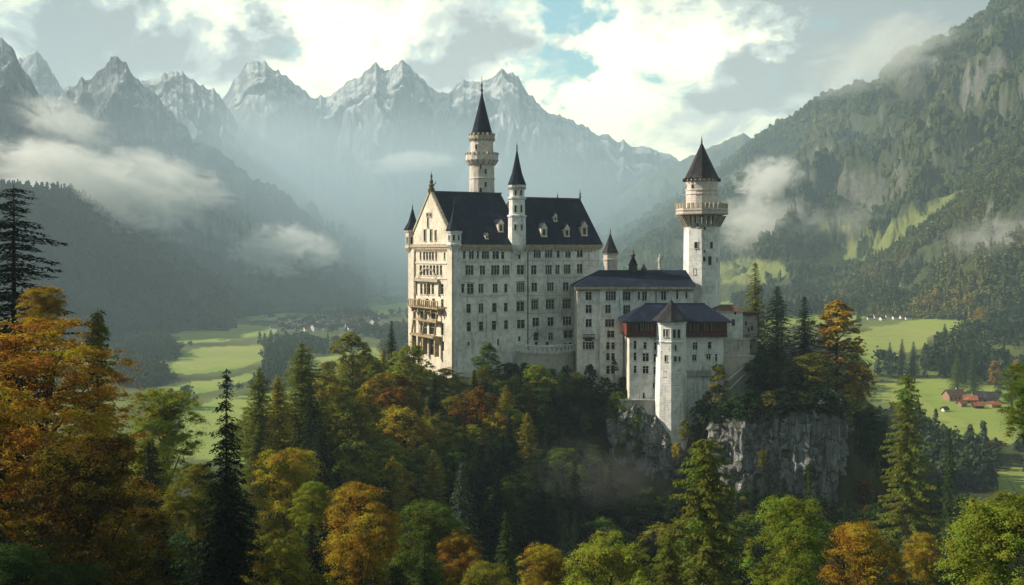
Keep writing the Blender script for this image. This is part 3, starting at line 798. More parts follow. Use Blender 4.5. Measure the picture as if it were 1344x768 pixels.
def all_mist():
    mist(480, 300, 3200, 1100, 235, 1750, 0.00050, 'wide bank of blue air filling the far valley between the mountains', 24, 0.12, tint=(0.60, 0.80, 1.0))
    mist(500, 285, 3700, 520, 190, 700, 0.0011, 'broad luminous mist filling the valley head before the central massif', 20, 0.25, tint=(0.80, 0.93, 1.0))
    mist(215, 232, 2250, 130, 44, 120, 0.016, 'trailing fog wisps along the dark slope under the left peak', 21, 1.0, 0.3)
    mist(60, 205, 2000, 110, 34, 110, 0.016, 'fog wisps above the left end of the wooded hill', 22, 1.0, 0.1)
    mist(985, 285, 1950, 70, 40, 100, 0.010, 'soft fog tongue just right of the round tower', 23, 1.0)
    mist(120, 250, 2000, 200, 76, 160, 0.020, 'long fog bank lying behind the dark wooded hill on the left', 1, 1.0, 0.16)
    mist(85, 160, 2150, 90, 40, 120, 0.012, 'small fog patch on the dark mountain at the upper left', 2, 0.9, 0.35)
    mist(375, 332, 2500, 92, 50, 200, 0.022, 'bright fog bank at the foot of the left peak above the valley', 3, 0.9, 0.1)
    mist(540, 214, 3600, 80, 20, 200, 0.020, 'thin white cloud streak before the central massif left of the tall tower', 4, 0.9, -0.08)
    mist(1008, 236, 2200, 62, 40, 110, 0.026, 'white puff of cloud right of the round tower', 5, 1.1, -0.35)
    mist(1020, 300, 2150, 125, 52, 150, 0.010, 'pale mist in the side valley behind the round tower', 6, 1.0)
    mist(1130, 286, 2050, 60, 30, 100, 0.005, 'faint mist patch above the sloping meadow', 7, 1.0)
    mist(1310, 312, 1420, 95, 45, 90, 0.006, 'thin mist drifting across the near right spur', 8, 1.0, -0.2)
    mist(1160, 70, 2450, 150, 62, 160, 0.008, 'grey cloud draped over the shoulder of the right mountain', 9, 0.9, -0.35)
    mist(350, 190, 3900, 150, 100, 250, 0.0022, 'broad pale mist between the left peaks', 10, 0.5, tint=(0.8, 0.92, 1.0))
    mist(560, 335, 4000, 190, 46, 400, 0.003, 'low pale mist at the head of the valley', 11, 0.7)
    mist(760, 630, 238, 150, 70, 18, 0.0065, 'blue mist in the shaded ravine under the cliff', 12, 0.9)
all_mist()
# ------------------------------------------------------------------ castle
ANG = math.radians(28)
U = (math.cos(ANG), math.sin(ANG)); Vv = (-math.sin(ANG), math.cos(ANG))
C0 = (X_of(595, 300), 300.0)
def uv(u, v): return (C0[0] + U[0] * u + Vv[0] * v, C0[1] + U[1] * u + Vv[1] * v)
GM = [M['glass'], M['sill'], M['trim']]

def wall_grid(mb, fr, s0, s1, z0, z1, rects, depth=0.45, mi=0):
    """a wall with real openings and reveals"""
    xs = sorted({s0, s1, *[r[0] for r in rects], *[r[1] for r in rects]}); zs = sorted({z0, z1, *[r[2] for r in rects], *[r[3] for r in rects]})
    xs = [x for x in xs if s0 <= x <= s1]; zs = [z for z in zs if z0 <= z <= z1]
    for a, b in zip(xs, xs[1:]):
        run = None
        for c, d in zip(zs, zs[1:]):
            mx, mz = (a + b) / 2, (c + d) / 2
            solid = not any(r[0] < mx < r[1] and r[2] < mz < r[3] for r in rects)
            if solid:
                run = (run[0], d) if run else (c, d)
            if run and (not solid or d == zs[-1]):
                mb.poly([fr.P(a, run[0]), fr.P(b, run[0]), fr.P(b, run[1]), fr.P(a, run[1])], mi); run = None
    for a, b, c, d in rects:
        P = fr.P
        mb.poly([P(a, c, -depth), P(a, c), P(a, d), P(a, d, -depth)][::-1], mi)
        mb.poly([P(b, c), P(b, c, -depth), P(b, d, -depth), P(b, d)][::-1], mi)
        mb.poly([P(a, c), P(a, c, -depth), P(b, c, -depth), P(b, c)], mi)
        mb.poly([P(a, d), P(b, d), P(b, d, -depth), P(a, d, -depth)], mi)

def window_at(fr, parent, r, lights=1, hood=False, sill=True, arch=False, depth=0.38, label=None):
    """pane and mullions in the opening r; a sill and sometimes a hood stand proud of the wall"""
    a, b, c, d = r
    mb = MB()
    mb.poly([fr.P(a, c, -depth), fr.P(b, c, -depth), fr.P(b, d, -depth), fr.P(a, d, -depth)], 0)
    t = min(0.08, (b - a) * 0.07)
    n = max(1, lights)
    for k in range(1, n):
        s = a + (b - a) * k / n
        mb.fbox(fr, s - t / 2 - 0.02, s + t / 2 + 0.02, -depth + 0.02, -0.10, c, d, 1)
    if d - c > 1.4:
        zz = c + (d - c) * 0.64
        for k in range(n):
            s0 = a + (b - a) * k / n + (t / 2 + 0.035 if k else 0.0); s1 = a + (b - a) * (k + 1) / n - (t / 2 + 0.035 if k < n - 1 else 0.0)
            mb.fbox(fr, s0, s1, -depth + 0.01, -depth + 0.07, zz - 0.035, zz + 0.035, 1)
    if sill: mb.fbox(fr, a - 0.16, b + 0.16, 0.003, 0.20, c - 0.2, c - 0.02, 1)
    if hood: mb.fbox(fr, a - 0.22, b + 0.22, 0.003, 0.24, d + 0.28, d + 0.48, 2); mb.fbox(fr, a - 0.12, b + 0.12, 0.003, 0.07, d + 0.02, d + 0.27, 1)
    if arch:
        for k in range(8):
            t0, t1 = math.pi * k / 8, math.pi * (k + 1) / 8; cs = (a + b) / 2; R0 = (b - a) / 2; R1 = R0 + 0.28
            pts = [fr.P(cs - math.cos(q) * R, d + math.sin(q) * R, 0.08) for q, R in ((t0, R0), (t1, R0), (t1, R1), (t0, R1))]
            mb.poly(pts, 1)
            mb.poly([fr.P(cs - math.cos(q) * R, d + math.sin(q) * R, 0.006) for q, R in ((t0, 0), (t1, R0), (t0, R0))], 0)
    o = mb.build('window', GM, parent)
    if label: o['label'] = label
    return o

def rect_px(fr, px, py0, py1, wpx):
    wpx *= 1.08; py0 -= 0.3; py1 += 0.3
    s0, z1 = fr.hit(px - wpx / 2, py0); s1, _ = fr.hit(px + wpx / 2, py0); sc_, z0 = fr.hit(px, py1)
    return (s0, s1, z0, z1)

def facade(name, fr, parent, s0, s1, z0, z1, wins, mat):
    """wins: (px, py top, py bottom, width px, lights, flags)"""
    rects = []
    for w in wins:
        r = rect_px(fr, w[0], w[1], w[2], w[3])
        if r[0] <= s0 + 0.1 or r[1] >= s1 - 0.1: continue
        rects.append((r, w))
    mb = MB(); wall_grid(mb, fr, s0, s1, z0, z1, [r for r, _ in rects])
    o = mb.build(name, mat, parent)
    for r, w in rects:
        fl = w[5] if len(w) > 5 else ''
        window_at(fr, parent, r, w[4], 'h' in fl, 's' not in fl, 'a' in fl)
    return o

def finial(parent, c, z, h, r=0.12, mat='iron', name='finial', knobs=True):
    mb = MB()
    mb.lathe(c, [(r * 1.5, z - 0.1), (r * 1.2, z + h * 0.25), (r * 0.6, z + h * 0.7), (0.03, z + h)], 6)
    if knobs:
        for q, rr in ((0.22, 2.6), (0.5, 1.9)):
            mb.lathe(c, [(r * 0.7, z + h * q - r * 2.2), (r * rr, z + h * q), (r * 0.7, z + h * q + r * 2.2)], 8)
    return mb.build(name, M[mat], parent)

def ring_boxes(mb, c, r, z0, z1, n, w, d, rot=0.0, mi=0, taper=1.0):
    for k in range(n):
        a = rot + 2 * math.pi * k / n; ca, sa = math.cos(a), math.sin(a)
        def P(ri, t, z): return (c[0] + ca * ri - sa * t, c[1] + sa * ri + ca * t, z)
        rb = r + d * taper
        mb.hexa([P(r, -w / 2, z0), P(rb, -w / 2, z0), P(rb, w / 2, z0), P(r, w / 2, z0)],
                [P(r, -w / 2, z1), P(r + d, -w / 2, z1), P(r + d, w / 2, z1), P(r, w / 2, z1)], mi)

def ring_parts(name, mat, parent, *a, **kw):
    """the same ring, each block a part of its own"""
    mb = MB(); ring_boxes(mb, *a, **kw)
    for k in range(0, len(mb.f), 6):
        one = MB()
        for f in mb.f[k:k + 6]: one.poly([mb.v[i] for i in f])
        one.build(name, mat, parent)

def facet_window(parent, c, R, n, rot, k, z0, z1, w, off=0.0):
    """a window in the k-th flat side of an n-sided tower: pane set in a stone frame that stands proud"""
    a = rot + 2 * math.pi * (k + 0.5) / n; ap = R * math.cos(math.pi / n)
    fr = Face((c[0] + ap * math.cos(a), c[1] + ap * math.sin(a)), (-math.sin(a), math.cos(a)))
    mb = MB(); s0, s1 = off - w / 2, off + w / 2
    mb.poly([fr.P(s0, z0, 0.015), fr.P(s1, z0, 0.015), fr.P(s1, z1, 0.015), fr.P(s0, z1, 0.015)], 0)
    mb.fbox(fr, s0 - 0.14, s0, 0.004, 0.12, z0, z1, 1); mb.fbox(fr, s1, s1 + 0.14, 0.004, 0.12, z0, z1, 1)
    mb.fbox(fr, s0 - 0.2, s1 + 0.2, 0.004, 0.2, z0 - 0.18, z0, 1); mb.fbox(fr, s0 - 0.18, s1 + 0.18, 0.004, 0.14, z1, z1 + 0.16, 1)
    return mb.build('window', GM, parent)

def hip_roof(mb, pts_eave, ridge, mi=0):
    """pts_eave: 4 eave corners counter clockwise (front left, front right, back right, back left); ridge: (left, right)"""
    a, b, c, d = pts_eave; l, r = ridge
    mb.poly([a, b, r, l], mi); mb.poly([b, c, r], mi); mb.poly([c, d, l, r], mi); mb.poly([d, a, l], mi); mb.poly([d, c, b, a], mi)

# ---- palace
Dp, Lp = 31.0, 47.2
EAVE = Z_of(320, 300)
FF = Face(C0, U)                                         # long front, facing the camera
FL = Face(uv(0, Dp), (-Vv[0], -Vv[1]))                   # gable front on the left
FB = Face(uv(Lp, Dp), (-U[0], -U[1]))
FR = Face(uv(Lp, 0), Vv)
FRONT_WINS = [
    (609.4, 330, 339, 3, 1), (618.8, 330.5, 339.5, 6, 2), (627.3, 330, 339, 2.6, 1), (637.3, 330, 339.5, 9, 3), (650.8, 330, 339.5, 8, 2), (660, 331, 339.5, 3.8, 1), (681.8, 332, 339.5, 2.8, 1),
    (616.4, 348.7, 360.4, 9.5, 3, 'x'), (633.4, 349, 360.2, 6.5, 2), (650.2, 348.6, 360.4, 10, 3), (664.2, 348.6, 360.2, 8.6, 3), (683.2, 348.2, 359.8, 8.6, 2),
    (617.5, 373, 385.5, 8, 2, 'h'), (607.5, 373, 384, 3.6, 1), (631.4, 373, 384, 6, 2), (650, 373, 383.8, 6, 2), (664, 373, 383.5, 4, 1), (683.2, 371.6, 383, 9.6, 4, 'h'),
    (615.2, 399.4, 410.5, 5.5, 1), (631.4, 398.8, 410.2, 5.5, 2), (649, 398.4, 409.5, 5.5, 1), (664, 398, 408.6, 4.5, 1), (683, 397, 408.4, 9.5, 2, 'h'),
    (615.5, 423.4, 434.7, 5.2, 1), (631.4, 422.8, 433.8, 5.2, 1), (648.6, 421.6, 432.6, 5.2, 1), (664.2, 421, 431.6, 4.6, 1), (683.8, 420.4, 430.6, 9.4, 2),
    (615.2, 449, 453.6, 2.6, 1, 's'), (654, 445.4, 453, 2.6, 1, 's'), (681.7, 442, 447.6, 3, 1, 's'),
    (705.2, 328.4, 338, 8.6, 3), (720.2, 328.4, 338, 9, 3), (732.8, 329.4, 337.6, 3.8, 1), (745.7, 328.6, 337.8, 6.6, 2), (761.2, 328.6, 337.2, 7, 2),
    (700.8, 348.6, 359.8, 6.5, 2), (720.2, 348.2, 359.6, 7.6, 3), (731.8, 348, 359.4, 5, 2), (744.5, 347.6, 359, 8, 3), (761, 347, 358.4, 6.6, 2),
    (701.4, 371.6, 382.2, 7, 2), (722.5, 371.2, 381.8, 8, 3), (742.8, 371, 381.2, 7, 2),
    (702, 394.4, 406.2, 8.5, 3, 'h'), (722, 394, 405.6, 10, 3, 'h'), (744, 393.6, 404.8, 10.4, 3, 'h'),
    (703.3, 417.6, 428.4, 8, 2), (722.8, 416.8, 427.4, 7.6, 2), (744.7, 416, 426.6, 10.8, 3),
    (703.7, 440.5, 446.5, 6.4, 1, 'a'), (723, 437, 446, 6, 2), (746, 434.6, 443.4, 11.6, 2, 'h'),
    (704, 449.4, 452.6, 4, 1, 's'), (718.6, 449.2, 454.5, 4, 1, 's'), (742.7, 451, 455, 3.4, 1, 's'), (749, 450, 455, 4.6, 1, 's'), (745.7, 464.6, 467.8, 3, 1, 's'),
]
LEFT_WINS = [
    (543.6, 331.5, 341, 2.2, 1), (552.0, 331, 341, 2.2, 1), (556.6, 331, 341, 2.8, 1), (560.4, 331, 341, 2.8, 1), (564.2, 331, 341, 2.8, 1), (568.0, 331, 341, 2.8, 1), (572.4, 331, 341, 2.2, 1), (583.5, 332, 340.5, 2.2, 1),
    (552.2, 348.5, 361, 2.9, 1), (556.6, 348.5, 361, 2.9, 1), (561.0, 348.5, 361, 2.9, 1), (565.4, 348.5, 361, 2.9, 1), (569.8, 348.5, 361, 2.9, 1), (574.2, 348.5, 361, 2.9, 1), (578.6, 348.5, 361, 2.9, 1),
    (546.4, 373, 385.5, 2.6, 1), (553.0, 373, 386, 3, 1), (558.0, 373, 386, 3.2, 1), (563.0, 373, 386, 3.2, 1), (568.0, 373, 386, 3, 1), (580.0, 373, 386, 4.0, 1),
    (550.0, 392, 403, 3.2, 1), (560.5, 392, 403, 3.4, 1), (569.0, 392, 403, 3.2, 1), (580.5, 393, 403, 3.2, 1),
    (556, 408, 419, 9, 1, 's'), (569, 408, 419, 7, 1, 's'), (556, 424, 439, 8.4, 1, 's'), (567.8, 424, 439, 9, 1, 's'), (580.5, 424, 440, 3.4, 1, 's'),
    (556.6, 446, 462, 8, 1, 's'), (568, 446, 466, 8, 1, 's'), (581, 448, 460, 3.4, 1, 's'),
    (587.5, 352, 357, 1.6, 1, 's'), (588.5, 404, 409, 1.6, 1, 's'),
]
def build_palace():
    root = empty('palace', (*uv(20, 12), 94), 'great white stone palace with navy slate roofs and rows of mullioned windows', 'palace', in_place=True)
    wp = lambda o: o
    old_link = None
    B = 74.0
    facade('wall', FF, root, 0, Lp, B, EAVE, FRONT_WINS, M['wall'])
    facade('wall', FL, root, 0, Dp, B, EAVE, LEFT_WINS, M['wall_warm'])
    mb = MB(); wall_grid(mb, FB, 0, Lp, B, EAVE, []); mb.build('wall', M['wall'], root)
    mb = MB(); wall_grid(mb, FR, 0, Dp, B, EAVE, []); mb.build('wall', M['wall'], root)
    # gable above the left front
    apz = Z_of(252, 313.7)
    mb = MB()
    g = lambda s, z, o=0: FL.P(s, z, o)
    mb.poly([g(0, EAVE), g(Dp, EAVE), g(Dp / 2, apz)])
    mb.poly([g(0, EAVE, -0.6), g(Dp / 2, apz, -0.6), g(Dp, EAVE, -0.6)])
    mb.build('gable', M['wall_warm'], root)
    mb = MB()
    for sgn in (0, 1):                                    # raking coping of the gable
        s_e = -0.5 if sgn == 0 else Dp + 0.5
        sa, sb = (s_e, Dp / 2) ; za, zb = EAVE + 0.1, apz + 0.35
        q = [g(sa, za - 0.3, 0.28), g(sb, zb - 0.3, 0.28), g(sb, zb + 0.5, 0.28), g(sa, za + 0.7, 0.28)]
        p = [g(sa, za - 0.3, -0.65), g(sb, zb - 0.3, -0.65), g(sb, zb + 0.5, -0.65), g(sa, za + 0.7, -0.65)]
        if sgn: q, p = p, q
        mb.poly(q); mb.poly(p[::-1])
        for k in range(4): mb.poly([q[k], p[k], p[(k + 1) % 4], q[(k + 1) % 4]])
    mb.build('gable_coping', M['trim'], root)
    def gwin(px, y0, y1, w):
        r = rect_px(FL, px, y0, y1, w); m = MB(); a, b, c, d = r
        m.poly([g(a, c, 0.02), g(b, c, 0.02), g(b, d, 0.02), g(a, d, 0.02)], 0)
        m.fbox(FL, a - 0.16, a, 0.004, 0.16, c, d, 1); m.fbox(FL, b, b + 0.16, 0.004, 0.16, c, d, 1); m.fbox(FL, a - 0.25, b + 0.25, 0.004, 0.25, c - 0.25, c, 2); m.fbox(FL, a - 0.2, b + 0.2, 0.004, 0.2, d, d + 0.25, 2)
        m.build('window', GM, root)
    for w in ((558, 302, 316, 2.6), (566, 302, 316, 2.4), (572, 303, 315, 2.0), (562, 286, 298, 1.8), (561.5, 280.5, 283.5, 2.6), (565.6, 280.5, 283.5, 2.0)): gwin(*w)
    # cornices and string courses
    mb = MB()
    for fr, L in ((FF, Lp), (FL, Dp), (FB, Lp), (FR, Dp)):
        mb.fbox(fr, -0.45, L - 0.003, 0.003, 0.45, EAVE - 1.5, EAVE - 0.95, 0)
        mb.fbox(fr, -0.75, L - 0.003, 0.003, 0.75, EAVE - 0.94, EAVE - 0.02, 0)
    n = int(Lp / 1.1)
    for k in range(n): mb.fbox(FF, 0.3 + k * 1.1, 0.75 + k * 1.1, 0.003, 0.4, EAVE - 2.1, EAVE - 1.51)
    for k in range(int(Dp / 1.1)): mb.fbox(FL, 0.3 + k * 1.1, 0.75 + k * 1.1, 0.003, 0.4, EAVE - 2.1, EAVE - 1.51)
    mb.build('cornice', M['trim'], root)
    mb = MB()
    for py, s0, s1 in ((343.5, 1.8, 17.2), (364, 0, 17.4), (389, 0, 17.4)):
        z = Z_of(py, 300); mb.fbox(FF, s0, s1, 0.003, 0.16, z - 0.16, z + 0.16)
    for py in (342, 363.5, 387, 410, 431):
        z = Z_of(py, 316); mb.fbox(FF, 22.3, Lp, 0.003, 0.13, z - 0.13, z + 0.13)
    for py, a, b in ((345.5, 3, 27), (365, 3, 27)):
        z = Z_of(py, 313); mb.fbox(FL, a, b, 0.003, 0.24, z - 0.2, z + 0.2)
    mb.build('string_course', M['sill'], root)
    # quoin pilasters of the gable front
    mb = MB()
    zt = EAVE - 1.52
    mb.fbox(FL, 0.4, 4.6, 0.003, 0.55, B, zt); mb.fbox(FL, Dp - 3.2, Dp - 0.02, 0.003, 0.45, B, zt)
    mb.build('pilaster', M['wall_warm'], root)
    mb = MB(); mb.fbox(FF, 0.02, 2.2, 0.003, 0.3, B, zt); mb.build('pilaster', M['wall'], root)
    mb = MB(); s, z = FF.hit(692.5, 400); mb.tube(FF.P(s, 93, 0.2), FF.P(s, EAVE - 2.2, 0.2), 0.14, 0.14, 8); mb.build('drain_pipe', M['iron'], root)
    # ---- roofs
    e = 1.0
    def R(u, v, z): return (*uv(u, v), z)
    uL = 22.6
    mb = MB()
    sl = (apz - EAVE) / (Dp / 2)
    z_e = EAVE - sl * e * 0.25 + 0.1
    mb.poly([R(0.3, -e, z_e), R(uL, -e, z_e), R(uL, Dp / 2, apz), R(0.3, Dp / 2, apz)], 0)
    mb.poly([R(uL, Dp + e, z_e), R(0.3, Dp + e, z_e), R(0.3, Dp / 2, apz), R(uL, Dp / 2, apz)], 0)
    mb.poly([R(0.3, -e, z_e), R(0.3, Dp + e, z_e), R(uL, Dp + e, z_e), R(uL, -e, z_e)], 0)
    mb.poly([R(uL, -e, z_e), R(uL, Dp + e, z_e), R(uL, Dp / 2, apz)], 1)
    rf = mb.build('roof', [M['roof'], M['roof_brown']], root)
    mb = MB()
    mb.fbox(Face(uv(0.3, Dp / 2), U), 0, uL, -0.2, 0.2, apz - 0.1, apz + 0.35); mb.build('ridge_cap', M['iron'], rf)
    apr = Z_of(262, 330); vr = 9.0
    mb = MB()
    z_e2 = EAVE - 0.1
    uR = Lp + 0.6
    mb.poly([R(uL + 0.01, -e, z_e2), R(uR, -e, z_e2), R(uR - 1.6, vr, apr), R(uL + 0.01, vr, apr)], 0)
    mb.poly([R(uR, Dp + e, z_e2), R(uL + 0.01, Dp + e, z_e2), R(uL + 0.01, vr, apr), R(uR - 1.6, vr, apr)], 0)
    mb.poly([R(uR, -e, z_e2), R(uR, Dp + e, z_e2), R(uR - 1.6, vr, apr)], 0)
    mb.poly([R(uL + 0.01, Dp + e, z_e2), R(uL + 0.01, -e, z_e2), R(uL + 0.01, vr, apr)], 1)
    mb.poly([R(uL + 0.01, -e, z_e2), R(uL + 0.01, Dp + e, z_e2), R(uR, Dp + e, z_e2), R(uR, -e, z_e2)], 0)
    rf2 = mb.build('roof', [M['roof'], M['roof_brown']], root)
    mb = MB(); mb.fbox(Face(uv(uL, vr), U), 0, uR - 1.6 - uL, -0.2, 0.2, apr - 0.1, apr + 0.35); mb.build('ridge_cap', M['iron'], rf2)
    finial(rf2, uv(uR - 1.7, vr), apr, 3.2, 0.16)
    finial(rf2, uv(uR - 9.5, vr), apr, 1.9, 0.12)
    finial(rf2, uv(24.5, vr), apr, 1.8, 0.2, knobs=True)
    # finial figure on the gable
    c = uv(0.3, Dp / 2)
    mb = MB()
    mb.lathe(c, [(1.0, apz - 0.2), (1.0, apz + 0.9), (0.65, apz + 1.1), (0.65, apz + 1.6), (0.9, apz + 1.8), (0.4, apz + 2.4), (0.6, apz + 3.0), (0.28, apz + 3.6), (0.22, apz + 4.3), (0.4, apz + 4.6), (0.12, apz + 5.0), (0.03, apz + 5.9)], 8)
    mb.tube((c[0] + 0.3, c[1], apz + 1.9), (c[0] + 1.3, c[1] + 0.2, apz + 2.6), 0.22, 0.1); mb.tube((c[0] + 1.2, c[1] + 0.2, apz + 2.5), (c[0] + 1.25, c[1] + 0.2, apz + 3.2), 0.1, 0.06)
    mb.build('gable_figure', M['bronze'], root)
    # dormers on the slopes
    def dormer(px, py, w=1.9, h=2.6, right=True, spike=True):
        # find where the sight line meets the front roof slope
        vr_, za, u0 = (vr, apr, uL) if right else (Dp / 2, apz, 0)
        best = None
        for v in np.linspace(0.2, vr_ - 0.5, 160):
            zr = z_e2 + (za - z_e2) * (v + e) / (vr_ + e)
            o = uv(0, v); t = (px - CX) / F
            u = (t * o[1] - o[0]) / (U[0] - t * U[1]); Y = o[1] + U[1] * u
            d = abs(HY + F * (CZ - zr) / Y - py)
            if best is None or d < best[0]: best = (d, u, v, zr)
        _, u, v, zr = best
        fr = Face(uv(u, v - 0.9), U)
        m = MB()
        m.fbox(fr, -w / 2, w / 2, -3.0, 0, zr - 1.2, zr + h - 1.2, 0)
        zt = zr + h - 1.2
        P = fr.P
        a, b, c_, d_ = P(-w / 2 - 0.2, zt, 0.2), P(w / 2 + 0.2, zt, 0.2), P(w / 2 + 0.2, zt, -3.4), P(-w / 2 - 0.2, zt, -3.4)
        t1, t2 = P(0, zt + w * 0.8, 0.2), P(0, zt + w * 0.8, -3.4)
        m.poly([a, b, t1], 0); m.poly([b, c_, t2, t1], 1); m.poly([d_, a, t1, t2], 1); m.poly([c_, d_, t2], 1); m.poly([d_, c_, b, a], 1)
        m.poly([P(-w * 0.25, zr - 0.7, 0.02), P(w * 0.25, zr - 0.7, 0.02), P(w * 0.25, zt - 0.3, 0.02), P(-w * 0.25, zt - 0.3, 0.02)], 2)
        m.fbox(fr, -w / 2 - 0.1, w / 2 + 0.1, 0.004, 0.25, zr - 1.1, zr - 0.85, 0)
        dm = m.build('dormer', [M['wall_warm'], M['roof'], M['glass']], root)
        if spike: finial(dm, P(0, zt, 0)[:2], zt + w * 0.8, 0.9, 0.07)
    dormer(655.5, 300, 1.6, 2.6, False); dormer(637, 309, 0.9, 1.3, False, False)
    dormer(712, 306); dormer(742, 306, 1.8, 2.3); dormer(765, 305, 2.0, 2.8); dormer(727, 286, 1.1, 1.6)
    # corner turrets of the gable front
    def corner_turret(c, R_, zb, zt, zc, fin, mat, rot=0.35):
        m = MB()
        m.lathe(c, [(0.5, zb - 3.0), (R_ * 0.7, zb - 1.6), (R_ + 0.25, zb - 0.4), (R_ + 0.25, zb), (R_, zb + 0.1), (R_, zt - 0.7), (R_ + 0.35, zt - 0.5), (R_ + 0.35, zt)], 8, rot)
        t = m.build('corner_turret', mat, root)
        m = MB(); m.lathe(c, [(R_ + 0.6, zt), (R_ + 0.55, zt + 0.25), (R_ * 0.62, zt + (zc - zt) * 0.36), (R_ * 0.25, zt + (zc - zt) * 0.75), (0.06, zc)], 8, rot); m.build('spire', M['roof'], t)
        finial(t, c, zc - 0.2, fin, 0.09)
        for k in (4, 5, 6): facet_window(t, c, R_, 8, rot, k, zb + 0.9, min(zt - 1.2, zb + 2.9), 0.55)
    corner_turret(uv(0.6, Dp - 0.9), 2.1, Z_of(324, 326), Z_of(302, 326), Z_of(272, 326), 1.2, M['wall_warm'])
    corner_turret(uv(4.5, Dp - 0.6), 1.6, Z_of(316, 329), Z_of(300, 329), Z_of(279, 329), 0.9, M['wall'])
    corner_turret(uv(0.6, 0.6), 1.95, Z_of(320, 300), Z_of(303, 300), Z_of(266, 300), 1.2, M['wall'])
    # stair turret in the middle of the front
    c = uv(19.9, 0.3); rot = 0.2
    k = 0.2148
    z = lambda py: Z_of(py, 309.6)
    m = MB()
    m.lathe(c, [(1.2, z(334)), (2.3, z(326)), (2.55, z(322)), (2.55, z(286)), (2.85, z(284.5)), (2.85, z(282.5)), (2.3, z(282)), (2.3, z(262.5)), (2.7, z(261)), (2.7, z(259)), (2.15, z(258.5)), (2.15, z(248)), (2.6, z(246.5)), (2.6, z(243))], 8, rot)
    t = m.build('stair_turret', M['wall'], root)
    m = MB(); m.lathe(c, [(2.7, z(243)), (2.55, z(241)), (1.5, z(228)), (0.75, z(212)), (0.1, z(196))], 8, rot); m.build('spire', M['roof'], t)
    finial(t, c, z(197), 2.4, 0.12)
    ring_parts('corbel', M['trim'], t, c, 2.15, z(248.6), z(245.2), 16, 0.3, 0.42, rot, 0)
    for kk in (5, 6): facet_window(t, c, 2.15, 8, rot, kk, z(257), z(250), 0.55); facet_window(t, c, 2.3, 8, rot, kk, z(279), z(270), 0.55); facet_window(t, c, 2.55, 8, rot, kk, z(302), z(295), 0.55)
    # loggia and balconies of the gable front
    def zl(py): return Z_of(py, 312)
    sA, _ = FL.hit(547.5, 400); sB, _ = FL.hit(577.0, 400)
    m = MB()
    m.fbox(FL, sA - 1.5, sB + 3.6, 0.003, 2.4, zl(404.5), zl(403)); m.fbox(FL, sA - 1.0, sB + 3.0, 0.003, 1.9, zl(406.4), zl(404.6))
    m.fbox(FL, sA - 1.5, sB + 3.6, 2.1, 2.4, zl(394.6), zl(393.6))
    nb = 15
    for q in range(nb + 1):
        s = sA - 1.5 + (sB - sA + 4.8) * q / nb
        m.fbox(FL, s, s + 0.28, 2.1, 2.38, zl(402.99), zl(394.61))
    for q in range(5):
        s = sA - 0.6 + (sB - sA + 2.6) * q / 4
        m.fbox(FL, s, s + 0.5, 0.003, 1.7, zl(411), zl(406.45), 0)
    m.build('balcony', M['gold_stone'], root)
    m = MB()                                              # hood of the windows above the balcony
    m.fbox(FL, sA - 0.8, sB + 0.6, 0.003, 1.1, zl(370), zl(368)); m.fbox(FL, sA - 0.2, sB, 0.003, 0.8, zl(367.9), zl(366.4))
    for s, p0, p1 in ((sA - 0.6, 388.5, 370.05), ((sA + sB) / 2 - 0.2, 388.5, 370.05), (sB, 388.5, 370.05)): m.fbox(FL, s, s + 0.4, 0.003, 0.55, zl(p0), zl(p1))
    for q in range(9):
        a0, a1 = math.pi * q / 9, math.pi * (q + 1) / 9; cs = (sA + sB) / 2 - 0.1; Ra, Rb = (sB - sA) * 0.36, (sB - sA) * 0.36 + 0.6
        m.poly([FL.P(cs - math.cos(a) * r_ , zl(366) + math.sin(a) * r_ * 0.5, 0.5) for a, r_ in ((a0, Ra), (a1, Ra), (a1, Rb), (a0, Rb))])
    m.build('window_canopy', M['trim'], root)
    m = MB()
    for pz0, pz1, out in ((422.5, 420.5, 1.6), (442.5, 440, 2.6)):
        m.fbox(FL, sA + 0.2, sB + 1.2, 0.003, out, zl(pz0), zl(pz1))
    for s in (sA + 0.4, (sA + sB) / 2 + 0.2, sB + 0.6):
        m.tube(FL.P(s, zl(439.9), 1.9), FL.P(s, zl(422.6), 1.3), 0.3, 0.26, 8); m.tube(FL.P(s, zl(420.4), 1.2), FL.P(s, zl(411.1), 1.2), 0.28, 0.28, 8)
        m.fbox(FL, s - 0.4, s + 0.4, 0.6, 1.9, zl(466), zl(442.6))
    for (zs, sc_a, sc_b, o) in ((424.0, sA + 0.4, (sA + sB) / 2 + 0.2, 1.35), (424.0, (sA + sB) / 2 + 0.2, sB + 0.6, 1.35), (412.5, sA + 0.4, (sA + sB) / 2 + 0.2, 1.2), (412.5, (sA + sB) / 2 + 0.2, sB + 0.6, 1.2)):
        cs, R0 = (sc_a + sc_b) / 2, (sc_b - sc_a) / 2
        for q in range(8):
            a0, a1 = math.pi * q / 8, math.pi * (q + 1) / 8
            top = zl(zs - 3.2)
            pts = [(cs - math.cos(a0) * R0, zl(zs + 4) + math.sin(a0) * R0 * 0.55), (cs - math.cos(a1) * R0, zl(zs + 4) + math.sin(a1) * R0 * 0.55)]
            for oo, fl in ((o, False), (o - 0.45, True)):
                pp = [FL.P(pts[0][0], pts[0][1], oo), FL.P(pts[1][0], pts[1][1], oo), FL.P(pts[1][0], top, oo), FL.P(pts[0][0], top, oo)]
                m.poly(pp[::-1] if fl else pp)
            m.poly([FL.P(pts[0][0], pts[0][1], o - 0.45), FL.P(pts[1][0], pts[1][1], o - 0.45), FL.P(pts[1][0], pts[1][1], o), FL.P(pts[0][0], pts[0][1], o)])
    m.build('loggia', M['gold_stone'], root)
    # arched head over the terrace door
    s, zz = FF.hit(703.7, 441)
    m = MB()
